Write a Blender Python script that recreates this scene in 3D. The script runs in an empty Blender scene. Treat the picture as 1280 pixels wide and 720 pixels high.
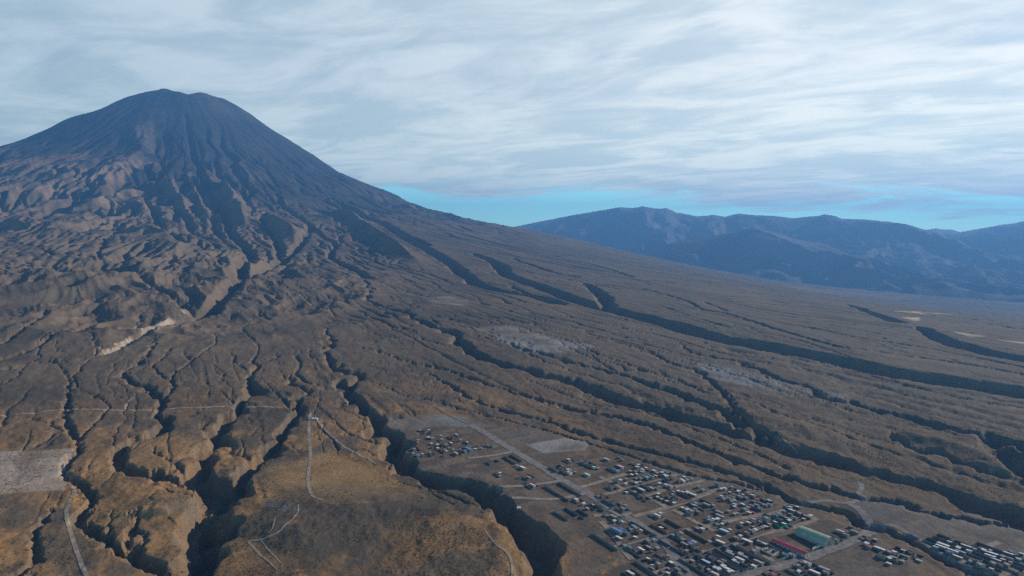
import bpy, math, random
import numpy as np

# ----------------------------------------------------------------------------- camera
scene = bpy.context.scene
col = scene.collection
ZOFF = 400.0                      # camera height above the datum
PITCH = math.radians(3.35)
cam_data = bpy.data.cameras.new('camera')
cam_data.sensor_width = 36.0
cam_data.lens = 24.0
cam_data.clip_start = 1.0
cam_data.clip_end = 120000.0
cam = bpy.data.objects.new('camera', cam_data)
cam.location = (0, 0, ZOFF)
cam.rotation_euler = (math.radians(90) - PITCH, 0, 0)
col.objects.link(cam)
scene.camera = cam

# ----------------------------------------------------------------------------- sun and sky
SUN_AZ, SUN_EL = math.radians(69.0), math.radians(23.5)
sun_data = bpy.data.lights.new('sun', 'SUN')
sun_data.energy = 5.0
sun_data.angle = math.radians(0.5)
sun_data.color = (1.0, 0.86, 0.67)
sun = bpy.data.objects.new('sun', sun_data)
sun.rotation_euler = (math.radians(90) - SUN_EL, 0, math.pi - SUN_AZ)
sun.location = (3000, 2000, 3000)
col.objects.link(sun)

world = bpy.data.worlds.new("World")
scene.world = world
world.use_nodes = True
wn, wl = world.node_tree.nodes, world.node_tree.links
wn.clear()


def N(nodes, kind, **kw):
    n = nodes.new(kind)
    for k, v in kw.items():
        setattr(n, k, v)
    return n


def math_node(nodes, links, op, a, b=None, clamp=False):
    n = nodes.new('ShaderNodeMath')
    n.operation = op
    n.use_clamp = clamp
    for i, s in enumerate((a, b)):
        if s is None:
            continue
        if isinstance(s, (int, float)):
            n.inputs[i].default_value = s
        else:
            links.new(s, n.inputs[i])
    return n.outputs[0]


def smooth(nodes, links, v, lo, hi, a=0.0, b=1.0):
    n = nodes.new('ShaderNodeMapRange')
    n.interpolation_type = 'SMOOTHSTEP'
    links.new(v, n.inputs['Value'])
    n.inputs['From Min'].default_value = lo
    n.inputs['From Max'].default_value = hi
    n.inputs['To Min'].default_value = a
    n.inputs['To Max'].default_value = b
    return n.outputs['Result']


def mixc(nodes, links, f, a, b, mode='MIX'):
    n = nodes.new('ShaderNodeMix')
    n.data_type = 'RGBA'
    n.blend_type = mode
    n.clamp_factor = True
    for sock, s in ((n.inputs[0], f), (n.inputs[6], a), (n.inputs[7], b)):
        if isinstance(s, (int, float)):
            sock.default_value = s
        elif isinstance(s, (tuple, list)):
            sock.default_value = (*s, 1.0) if len(s) == 3 else s
        else:
            links.new(s, sock)
    return n.outputs[2]


def noise_node(nodes, links, vec, scale, detail=4.0, rough=0.55, dist=0.0):
    n = nodes.new('ShaderNodeTexNoise')
    n.inputs['Scale'].default_value = scale
    n.inputs['Detail'].default_value = detail
    n.inputs['Roughness'].default_value = rough
    n.inputs['Distortion'].default_value = dist
    if vec is not None:
        links.new(vec, n.inputs['Vector'])
    return n.outputs['Fac']


def build_world():
    tc = N(wn, 'ShaderNodeTexCoord')
    sep = N(wn, 'ShaderNodeSeparateXYZ')
    wl.new(tc.outputs['Generated'], sep.inputs[0])
    X, Y, Z = sep.outputs
    sky = N(wn, 'ShaderNodeTexSky', sky_type='NISHITA')
    sky.sun_disc = False
    sky.sun_elevation = SUN_EL
    sky.sun_rotation = SUN_AZ
    sky.altitude = 3000.0
    sky.air_density = 1.0
    sky.dust_density = 0.3
    sky.ozone_density = 2.0
    # a cloud deck: directions cast on to a plane overhead, so streaks close up towards the horizon
    zz = math_node(wn, wl, 'ADD', math_node(wn, wl, 'MAXIMUM', Z, 0.0), 0.07)
    u = math_node(wn, wl, 'DIVIDE', X, zz)
    v = math_node(wn, wl, 'DIVIDE', Y, zz)
    cmb = N(wn, 'ShaderNodeCombineXYZ')
    wl.new(math_node(wn, wl, 'ADD', math_node(wn, wl, 'MULTIPLY', u, 0.75), math_node(wn, wl, 'MULTIPLY', v, 0.16)), cmb.inputs[0])
    wl.new(math_node(wn, wl, 'ADD', math_node(wn, wl, 'MULTIPLY', v, 1.0), math_node(wn, wl, 'MULTIPLY', u, 0.22)), cmb.inputs[1])
    P = cmb.outputs[0]
    big = noise_node(wn, wl, P, 0.55, 3.0, 0.5, 0.3)
    mid = noise_node(wn, wl, P, 1.5, 6.0, 0.56, 1.0)
    fine = noise_node(wn, wl, P, 4.0, 5.0, 0.6, 0.8)
    dens = math_node(wn, wl, 'ADD', math_node(wn, wl, 'MULTIPLY', big, 1.0), math_node(wn, wl, 'MULTIPLY', mid, 0.75))
    dens = math_node(wn, wl, 'ADD', dens, math_node(wn, wl, 'MULTIPLY', fine, 0.2))     # about 0.85 in the mean
    # the deck ends short of the horizon, and thins overhead and behind
    lowz = math_node(wn, wl, 'ADD', Z, math_node(wn, wl, 'MULTIPLY', math_node(wn, wl, 'MAXIMUM', X, -0.14), 0.065))
    lowz = math_node(wn, wl, 'ADD', lowz, smooth(wn, wl, X, -0.16, -0.34, 0.0, 0.07))
    edge = smooth(wn, wl, lowz, 0.026, 0.112, -0.72, 0.36)
    cw = N(wn, 'ShaderNodeCombineXYZ')
    wl.new(math_node(wn, wl, 'MULTIPLY', X, 2.3), cw.inputs[0])
    wl.new(math_node(wn, wl, 'ADD', math_node(wn, wl, 'MULTIPLY', Z, 15.0), math_node(wn, wl, 'MULTIPLY', X, 0.8)), cw.inputs[1])
    wisp = noise_node(wn, wl, cw.outputs[0], 1.0, 6.0, 0.62, 1.2)
    near_h = smooth(wn, wl, Z, 0.22, 0.08)
    edge = math_node(wn, wl, 'ADD', edge, math_node(wn, wl, 'MULTIPLY', math_node(wn, wl, 'MULTIPLY', near_h, 2.7), math_node(wn, wl, 'SUBTRACT', wisp, 0.5)))
    back = smooth(wn, wl, Z, 0.34, 0.62, 0.0, -0.9)
    behind = smooth(wn, wl, Y, 0.0, 0.5, -0.9, 0.0)
    cover = math_node(wn, wl, 'ADD', math_node(wn, wl, 'ADD', dens, edge), math_node(wn, wl, 'ADD', back, behind))
    mask = smooth(wn, wl, cover, 0.72, 1.16)
    # thick parts are greyer and bluer, thin streaks brighter; the deck brightens towards the sun
    sunny = smooth(wn, wl, math_node(wn, wl, 'ADD', math_node(wn, wl, 'MULTIPLY', X, 0.75), math_node(wn, wl, 'MULTIPLY', Z, -0.9)), -0.75, 0.45, 0.0, 1.0)
    tone = smooth(wn, wl, math_node(wn, wl, 'ADD', math_node(wn, wl, 'MULTIPLY', mid, 0.7), math_node(wn, wl, 'MULTIPLY', fine, 0.28)), 0.38, 0.60)
    dark = mixc(wn, wl, sunny, (0.36, 0.46, 0.50), (0.70, 0.76, 0.74))
    lite = mixc(wn, wl, sunny, (0.52, 0.61, 0.635), (1.04, 1.02, 0.92))
    cloud = mixc(wn, wl, tone, dark, lite)
    low = smooth(wn, wl, Z, 0.30, 0.07)
    cloud = mixc(wn, wl, 1.0, cloud, mixc(wn, wl, smooth(wn, wl, Z, 0.26, 0.08), (1.0, 1.0, 1.0), (1.30, 1.31, 1.12)), 'MULTIPLY')
    skyb = mixc(wn, wl, 1.0, sky.outputs[0], mixc(wn, wl, low, (0.050, 0.066, 0.078), (0.190, 0.290, 0.215)), 'MULTIPLY')
    final = mixc(wn, wl, mask, skyb, cloud)
    bg = N(wn, 'ShaderNodeBackground')
    wl.new(final, bg.inputs[0])
    bg.inputs[1].default_value = 1.0
    out = N(wn, 'ShaderNodeOutputWorld')
    wl.new(bg.outputs[0], out.inputs[0])


build_world()
scene.view_settings.view_transform = 'Standard'
scene.view_settings.look = 'None'
scene.view_settings.exposure = 0.45
scene.view_settings.gamma = 1.0
scene.cycles.use_denoising = False
scene.cycles.volume_bounces = 0
scene.cycles.max_bounces = 4
scene.cycles.diffuse_bounces = 2

# ----------------------------------------------------------------------------- terrain heights (metres, z = 0 at the camera until lifted by ZOFF)
F = 853.333
CP, SP = math.cos(PITCH), math.sin(PITCH)
SUMMIT = (-4587.0, 9500.0)


def pchip(x, X, Y):
    X, Y = np.asarray(X, float), np.asarray(Y, float)
    h = np.diff(X)
    d = np.diff(Y) / h
    m = np.zeros_like(Y)
    m[0], m[-1] = d[0], d[-1]
    for i in range(1, len(X) - 1):
        if d[i - 1] * d[i] > 0:
            w1, w2 = 2 * h[i] + h[i - 1], h[i] + 2 * h[i - 1]
            m[i] = (w1 + w2) / (w1 / d[i - 1] + w2 / d[i])
    i = np.clip(np.searchsorted(X, x) - 1, 0, len(X) - 2)
    t = (x - X[i]) / h[i]
    return (2*t**3 - 3*t**2 + 1)*Y[i] + (t**3 - 2*t**2 + t)*h[i]*m[i] + (-2*t**3 + 3*t**2)*Y[i+1] + (t**3 - t**2)*h[i]*m[i+1]


RR = [0, 295, 639, 873, 1220, 1563, 1844, 2298, 2758, 3219, 3680, 4137, 4643, 6500, 8600, 10000, 12000, 15000, 22000, 60000]
RZ = [1996, 2006, 2024, 1913, 1659, 1452, 1275, 1000, 816, 608, 465, 358, 265, -40, -235, -330, -440, -560, -760, -1400]
LR = [0, 277, 603, 982, 1291, 1547, 1793, 2030, 3000, 4000, 5000, 6500, 8600, 10000, 12000, 15000, 22000, 60000]
LZ = [2082, 2092, 1983, 1758, 1602, 1424, 1277, 1155, 780, 400, 120, -40, -235, -330, -440, -560, -760, -1400]


def sstep(x, a, b):
    t = np.clip((x - a) / (b - a), 0, 1)
    return t * t * (3 - 2 * t)


_rng = np.random.RandomState(7)
_TAB = _rng.rand(512, 512).astype(np.float32) * 2 - 1


def vnoise(x, y, seed=0):
    x = np.asarray(x, np.float32) + seed * 37.7
    y = np.asarray(y, np.float32) + seed * 91.3
    xi, yi = np.floor(x), np.floor(y)
    fx, fy = x - xi, y - yi
    xi, yi = xi.astype(np.int32) & 511, yi.astype(np.int32) & 511
    x1, y1 = (xi + 1) & 511, (yi + 1) & 511
    fx = fx * fx * fx * (fx * (fx * 6 - 15) + 10)
    fy = fy * fy * fy * (fy * (fy * 6 - 15) + 10)
    a = _TAB[yi, xi] * (1 - fx) + _TAB[yi, x1] * fx
    b = _TAB[y1, xi] * (1 - fx) + _TAB[y1, x1] * fx
    return a * (1 - fy) + b * fy


def fbm(x, y, octaves=4, seed=0, gain=0.5):
    s, a = 0.0, 1.0
    for o in range(octaves):
        s = s + a * vnoise(x, y, seed + o * 3)
        x, y = 1.62 * x + 1.18 * y, -1.18 * x + 1.62 * y
        a *= gain
    return s


def ridged(x, y, octaves=4, seed=0, gain=0.5):
    s, a = 0.0, 1.0
    for o in range(octaves):
        n = 1 - np.abs(vnoise(x, y, seed + o * 3)) * 1.9
        s = s + a * n
        x, y = 1.62 * x + 1.18 * y, -1.18 * x + 1.62 * y
        a *= gain
    return s


def base_z(x, y):
    dx, dy = x - SUMMIT[0], y - SUMMIT[1]
    r = np.hypot(dx, dy)
    phi = np.arctan2(dy, dx)                                # 0 to the right, -pi/2 towards the camera
    east = sstep(phi, math.radians(-52), math.radians(-15)) * sstep(r, 5200, 9500)
    rr = r * (1 + 0.60 * east)
    wl_ = sstep(np.cos(phi + math.radians(-26)), 0.35, -0.6)  # 1 on the left flank
    zr, zl = pchip(rr, RR, RZ), pchip(rr, LR, LZ)
    return zr * (1 - wl_) + zl * wl_


def project(x, y, z):
    c = y * CP - z * SP
    return 640 + F * x / c, 360 - F * (y * SP + z * CP) / c


def on_ground(px, py, hfun, dmax=14000.0, n=2200):
    """points of the photograph carried along their sight lines to the ground"""
    px, py = np.atleast_1d(np.asarray(px, float)), np.atleast_1d(np.asarray(py, float))
    k, a = (360 - py) / F, (px - 640) / F
    D = np.stack([a, CP + k * SP, k * CP - SP], -1)
    D = D / np.hypot(D[:, 0], D[:, 1])[:, None]
    t = np.exp(np.linspace(math.log(330.0), math.log(dmax), n))
    z = D[:, 2:3] * t
    g = hfun(D[:, 0:1] * t, D[:, 1:2] * t)
    below = z <= g
    i = np.where(below.any(1), below.argmax(1), n - 1)
    i0 = np.maximum(i - 1, 0)
    q = np.arange(len(px))
    e0, e1 = z[q, i0] - g[q, i0], z[q, i] - g[q, i]
    f = np.clip(e0 / np.where(e0 - e1 == 0, 1, e0 - e1), 0, 1)
    tt = t[i0] + (t[i] - t[i0]) * f
    return np.stack([D[:, 0] * tt, D[:, 1] * tt], -1)


# the sheet: rows by distance, columns by bearing, finest where it is nearest
def make_rows():
    d, out = 360.0, []
    while d < 33000:
        out.append(d)
        if d < 11500:
            s = min(max(d * d / 300000.0, 0.6), 9.0 if d < 7000 else 11.0)
        else:
            s = (d - 11500) * 0.06 + 20
        d += s
    return np.array(out)


ROWS = make_rows()
_fine = np.arange(-0.69, 0.69, 0.00105)
_l, _r = [-0.69], [_fine[-1]]
_s = 0.0012
while _l[-1] > -0.95:
    _s *= 1.06
    _l.append(_l[-1] - _s)
_s = 0.0012
while _r[-1] < 1.25:
    _s *= 1.03
    _r.append(_r[-1] + _s)
COLS = np.concatenate([np.array(_l[:0:-1]), _fine, np.array(_r[1:])])
NR, NC = len(ROWS), len(COLS)
GX = (ROWS[:, None] * np.sin(COLS)[None]).astype(np.float64)
GY = (ROWS[:, None] * np.cos(COLS)[None]).astype(np.float64)


def grid_lookup(A, x, y):
    """bilinear value of a sheet array at world points"""
    d = np.hypot(x, y)
    b = np.arctan2(x, y)
    i = np.interp(d, ROWS, np.arange(NR))
    j = np.interp(b, COLS, np.arange(NC))
    i0, j0 = np.clip(i.astype(int), 0, NR - 2), np.clip(j.astype(int), 0, NC - 2)
    fi, fj = i - i0, j - j0
    return (A[i0, j0] * (1 - fi) + A[i0 + 1, j0] * fi) * (1 - fj) + (A[i0, j0 + 1] * (1 - fi) + A[i0 + 1, j0 + 1] * fi) * fj


# drainage traced from the photograph: (points, half width m at the head, at the foot, depth m at the head, at the foot)
GULLIES = [
    # --- left foreground
    ([(60, 440), (85, 470), (85, 495), (82, 522), (97, 548), (98, 560), (84, 580), (85, 595), (105, 607), (115, 617), (106, 640), (103, 655), (125, 668), (135, 677), (150, 690), (185, 702), (220, 712)], 3, 13, 3, 17),
    ([(100, 485), (134, 503), (130, 515), (118, 530), (98, 550)], 3, 6, 3, 7),
    ([(30, 521), (60, 530), (98, 549)], 2, 3, 2, 3),
    ([(35, 535), (38, 545), (28, 562)], 1, 3, 1, 4),
    ([(197, 420), (175, 450), (156, 463), (162, 474), (187, 486), (200, 497), (195, 510), (205, 525), (195, 540), (170, 550), (148, 563), (147, 578), (163, 588), (190, 597), (218, 603), (245, 606)], 4, 20, 5, 25),
    ([(215, 431), (203, 446), (192, 455), (200, 467), (215, 474), (214, 486), (200, 498)], 4, 9, 4, 10),
    ([(273, 402), (268, 411), (270, 428), (259, 436), (240, 449), (219, 464), (214, 474)], 3, 6, 4, 8),
    ([(316, 440), (319, 458), (309, 464), (300, 469), (319, 478), (312, 495), (296, 502), (292, 512), (281, 535), (267, 555), (256, 575), (247, 590), (256, 612), (260, 628), (256, 650), (248, 685), (238, 722), (230, 760)], 5, 34, 6, 46),
    ([(353, 441), (328, 452), (314, 462)], 3, 5, 3, 5),
    ([(290, 449), (308, 460)], 3, 4, 3, 4),
    ([(266, 455), (272, 464), (294, 471), (300, 471)], 3, 5, 3, 5),
    ([(275, 486), (290, 499), (296, 504)], 3, 6, 3, 6),
    ([(317, 385), (303, 403), (312, 421), (323, 433), (318, 445)], 4, 5, 4, 5),
    ([(283, 399), (300, 408), (304, 412)], 3, 4, 3, 4),
    ([(362, 460), (364, 474), (381, 485), (372, 500), (366, 518), (347, 545), (327, 570), (312, 585), (294, 610), (278, 640), (266, 672)], 4, 26, 5, 36),
    ([(334, 478), (353, 496), (364, 510)], 3, 6, 3, 7),
    ([(387, 436), (388, 444), (397, 448)], 4, 5, 3, 5),
    ([(300, 545), (305, 560), (303, 568)], 1.5, 3, 1, 3),
    ([(191, 557), (195, 568), (219, 579), (231, 595), (242, 604)], 3, 8, 3, 9),
    ([(205, 612), (215, 622), (240, 625), (256, 630)], 2, 6, 3, 8),
    ([(62, 635), (56, 652), (42, 672), (47, 696), (28, 718), (20, 735)], 4, 12, 6, 12),
    ([(143, 640), (137, 655), (140, 672), (150, 688)], 2, 6, 2, 7),
    ([(178, 640), (170, 655), (168, 672), (175, 690), (190, 704)], 3, 16, 4, 18),
    ([(310, 560), (330, 568), (352, 566)], 2, 4, 1, 3),
    # --- middle
    ([(399, 405), (412, 421), (409, 437), (422, 456), (447, 466), (432, 477), (435, 487), (441, 499), (452, 508), (462, 520), (467, 533), (476, 541), (490, 545), (497, 555), (500, 567), (505, 582), (525, 595), (569, 611), (600, 623), (625, 640), (648, 656), (668, 672), (680, 695), (684, 722), (686, 760)], 4, 36, 5, 48),
    ([(400, 449), (422, 457)], 4, 4, 3, 4),
    ([(488, 542), (494, 537), (496, 548)], 4, 5, 5, 6),
    ([(575, 597), (588, 603), (600, 616), (612, 628)], 12, 26, 8, 26),
    ([(519, 462), (541, 468), (566, 481), (584, 493), (612, 506), (650, 517), (681, 524), (725, 540), (770, 553), (810, 563), (850, 573), (882, 583), (930, 598), (965, 612), (990, 625), (1017, 631), (1055, 640), (1080, 655), (1110, 662), (1140, 676), (1165, 690), (1210, 712), (1250, 728)], 6, 14, 8, 17),
    ([(447, 472), (480, 480), (508, 493), (537, 497), (575, 509), (619, 521), (681, 537), (737, 554), (789, 570), (836, 586), (882, 597), (930, 606), (970, 618)], 3, 7, 3, 9),
    ([(417, 518), (425, 533), (440, 543), (470, 552), (498, 560)], 2, 4, 2, 5),
    ([(393, 524), (402, 538), (412, 545), (423, 562)], 1.5, 4, 2, 5),
    ([(390, 532), (400, 550), (405, 566)], 1, 2, 1, 2),
    ([(452, 560), (468, 568), (486, 573)], 2, 5, 2, 5),
    ([(398, 480), (400, 495), (392, 515)], 2, 3, 2, 3),
    ([(492, 602), (520, 610), (555, 618), (580, 630), (600, 636)], 2, 5, 2, 5),
    ([(530, 605), (545, 622), (565, 634)], 2, 3, 2, 3),
    ([(447, 346), (462, 358), (458, 371), (478, 378), (503, 387), (516, 396), (537, 406), (566, 415), (577, 431), (600, 443), (631, 455), (666, 462), (700, 471), (731, 481), (759, 490), (800, 502), (850, 516), (900, 531), (945, 548), (1005, 565), (1055, 580), (1105, 593), (1161, 608), (1224, 627), (1290, 645), (1400, 668)], 14, 38, 16, 46),
    ([(587, 415), (619, 424), (666, 437), (697, 446), (744, 459), (800, 473), (850, 490), (880, 502), (899, 509), (917, 523), (942, 534), (960, 548)], 5, 22, 6, 28),
    ([(706, 431), (744, 449), (775, 465), (800, 473)], 4, 9, 4, 9),
    ([(716, 423), (744, 440), (800, 459), (840, 470), (880, 487)], 4, 9, 4, 9),
    ([(728, 418), (800, 434), (837, 452), (875, 464), (901, 486), (920, 510), (940, 530)], 5, 18, 6, 20),
    ([(536, 393), (552, 408), (566, 418)], 6, 8, 5, 8),
    ([(505, 385), (525, 395), (580, 408)], 5, 6, 5, 6),
    ([(450, 397), (480, 405), (510, 410), (520, 414)], 5, 7, 5, 8),
    ([(430, 430), (470, 437), (500, 448), (560, 462), (610, 478), (660, 492), (720, 507), (780, 522), (830, 537), (880, 560), (960, 590), (1040, 612), (1080, 623), (1117, 627), (1161, 639), (1217, 649), (1290, 660)], 4, 17, 4, 22),
    ([(650, 471), (700, 487), (740, 500), (790, 510), (850, 525)], 4, 6, 4, 6),
    ([(400, 377), (440, 390), (480, 402), (520, 420), (560, 432)], 5, 6, 5, 6),
    ([(410, 395), (440, 405), (480, 418), (520, 428)], 4, 5, 4, 5),
    # --- right
    ([(590, 316), (619, 328), (634, 343), (659, 352), (687, 362), (719, 374), (756, 384), (800, 394), (837, 404), (875, 415), (912, 424), (950, 429), (987, 437), (1040, 446), (1100, 460), (1175, 472), (1290, 488), (1400, 500)], 40, 64, 40, 66),
    ([(731, 353), (753, 369), (759, 384)], 30, 40, 22, 40),
    ([(506, 294), (550, 320), (572, 336), (594, 352), (625, 362), (675, 372), (700, 378)], 60, 40, 60, 34),
    ([(640, 357), (660, 368), (690, 378)], 25, 25, 18, 18),
    ([(690, 318), (740, 330), (790, 345)], 20, 25, 14, 18),
    ([(640, 322), (690, 340), (720, 345)], 25, 30, 24, 22),
    ([(800, 359), (856, 375), (878, 386), (909, 391), (950, 404), (1010, 422), (1060, 435)], 12, 18, 12, 18),
    ([(880, 377), (909, 388)], 10, 12, 8, 10),
    ([(1040, 430), (1119, 441), (1205, 453), (1290, 468)], 9, 14, 8, 12),
    ([(1059, 381), (1092, 390), (1119, 401)], 20, 42, 12, 34),
    ([(1149, 408), (1175, 421), (1224, 437), (1290, 449)], 30, 52, 24, 44),
    ([(1230, 402), (1290, 412)], 30, 30, 20, 20),
    ([(1000, 405), (1070, 420), (1150, 432), (1230, 447), (1290, 460)], 8, 14, 7, 12),
    ([(849, 426), (860, 438), (875, 442), (931, 453), (969, 471), (1010, 482), (1036, 496), (1080, 505), (1130, 518), (1177, 530), (1239, 543), (1290, 557)], 6, 24, 6, 28),
    ([(1010, 445), (1077, 464), (1137, 479), (1205, 495), (1290, 508)], 8, 12, 8, 12),
    ([(875, 458), (930, 470), (985, 490), (1040, 497)], 6, 8, 5, 8),
    ([(1105, 536), (1130, 553), (1177, 570), (1224, 586), (1290, 604)], 8, 20, 6, 14),
    ([(1225, 535), (1255, 560), (1272, 578), (1290, 590)], 12, 40, 8, 34),
    ([(820, 380), (900, 405), (980, 420), (1060, 443)], 7, 10, 6, 8),
    ([(700, 392), (760, 405), (830, 420), (900, 440), (960, 452)], 6, 9, 6, 8),
    ([(620, 395), (700, 410), (770, 424), (850, 445), (900, 460)], 5, 7, 5, 6),
    ([(690, 480), (760, 497), (830, 520), (880, 540), (930, 560), (985, 585)], 4, 6, 4, 6),
    # --- the foot of the cone and the pale cliffs
    ([(231, 136), (236, 165), (240, 190), (252, 215), (262, 240), (281, 268), (290, 292), (312, 315), (300, 335), (298, 352), (281, 364), (262, 378), (242, 384)], 40, 42, 20, 48),
    ([(390, 280), (378, 300), (352, 322), (320, 338), (298, 350)], 40, 40, 40, 45),
    ([(150, 292), (131, 303), (125, 321), (138, 336), (172, 349), (203, 361), (231, 374), (244, 384)], 34, 28, 34, 32),
    ([(244, 384), (232, 388), (215, 394), (187, 406), (169, 417), (156, 428), (134, 437), (103, 447), (47, 451), (0, 461), (-60, 470)], 24, 16, 34, 13),
    ([(60, 388), (50, 398), (34, 411), (0, 427), (-40, 440)], 12, 14, 12, 12),
    ([(116, 392), (103, 403), (75, 417), (37, 433), (0, 446)], 12, 14, 12, 10),
    ([(170, 240), (190, 262), (205, 290), (230, 310)], 40, 30, 50, 22),
    ([(200, 228), (215, 250), (238, 282), (262, 300)], 50, 40, 60, 30),
    ([(238, 220), (255, 250), (268, 278), (285, 300)], 40, 45, 40, 40),
    ([(300, 230), (318, 262), (345, 300), (350, 318)], 40, 40, 34, 34),
    ([(340, 235), (372, 268), (400, 294), (419, 304), (411, 318), (437, 334), (462, 346)], 40, 26, 40, 28),
    ([(395, 225), (430, 255), (462, 270), (503, 292), (530, 305)], 50, 70, 40, 70),
    ([(330, 345), (355, 358), (390, 372), (420, 392)], 12, 8, 10, 8),
    ([(350, 332), (365, 350), (400, 362), (440, 378)], 12, 8, 10, 8),
    ([(0, 300), (40, 306), (80, 318), (120, 325)], 30, 30, 24, 24),
    ([(30, 330), (60, 345), (100, 352), (140, 356)], 18, 20, 18, 18),
]
# raised ground: (points, half width m, height m)
RIDGES = [
    ([(172, 150), (170, 170), (178, 190), (160, 206), (135, 214), (110, 224), (70, 234), (0, 245), (-60, 250)], 170, 60),
    ([(160, 236), (176, 252), (186, 268)], 120, 60),
    ([(100, 262), (130, 255), (160, 243)], 130, 60),
    ([(200, 222), (220, 248), (240, 276)], 80, 105),
    ([(228, 216), (246, 245), (262, 276)], 75, 105),
    ([(276, 226), (292, 255), (306, 282)], 85, 110),
    ([(320, 268), (345, 280), (372, 300)], 110, 75),
    ([(408, 262), (440, 276), (478, 304), (519, 328)], 75, 80),
    ([(180, 285), (215, 310), (250, 335), (275, 352)], 330, 55),
    ([(0, 275), (50, 285), (110, 300)], 200, 60),
    ([(20, 335), (80, 352), (140, 372)], 260, 35),
    ([(900, 0 + 505), (960, 525), (1040, 548)], 60, 10),
    ([(1110, 540), (1160, 552), (1220, 570), (1262, 596)], 45, 14),
    # foreground hills
    ([(190, 650), (205, 635), (225, 640)], 60, 10),
    ([(330, 690), (420, 650), (520, 640), (600, 668)], 90, 9),
]


def seg_distance(px, py, P):
    """distance to a polyline and the parameter 0..1 along it"""
    best = np.full(px.shape, 1e12)
    par = np.zeros(px.shape)
    L = np.concatenate([[0], np.cumsum(np.hypot(*np.diff(P, axis=0).T))])
    for k in range(len(P) - 1):
        a, b = P[k], P[k + 1]
        v = b - a
        l2 = max(v @ v, 1e-9)
        t = np.clip(((px - a[0]) * v[0] + (py - a[1]) * v[1]) / l2, 0, 1)
        q = (px - a[0] - t * v[0])**2 + (py - a[1] - t * v[1])**2
        m = q < best
        best = np.where(m, q, best)
        par = np.where(m, L[k] + t * math.sqrt(l2), par)
    return np.sqrt(best), par / max(L[-1], 1e-9), par


def smooth_line(P, n=5):
    """Catmull-Rom through the traced points, then a small random wander"""
    P = np.asarray(P, float)
    Q = np.vstack([2 * P[0] - P[1], P, 2 * P[-1] - P[-2]])
    out = []
    for k in range(1, len(Q) - 2):
        for t in np.linspace(0, 1, n, endpoint=False):
            p0, p1, p2, p3 = Q[k - 1], Q[k], Q[k + 1], Q[k + 2]
            out.append(0.5 * ((2 * p1) + (-p0 + p2) * t + (2 * p0 - 5 * p1 + 4 * p2 - p3) * t * t + (-p0 + 3 * p1 - 3 * p2 + p3) * t**3))
    out.append(P[-1])
    return np.array(out)


def window(P, pad):
    d = np.hypot(P[:, 0], P[:, 1])
    b = np.arctan2(P[:, 0], P[:, 1])
    pa = pad / max(d.min(), 1)
    i0, i1 = np.searchsorted(ROWS, [d.min() - pad, d.max() + pad])
    j0, j1 = np.searchsorted(COLS, [b.min() - pa, b.max() + pa])
    return slice(i0, i1), slice(j0, j1)


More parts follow.
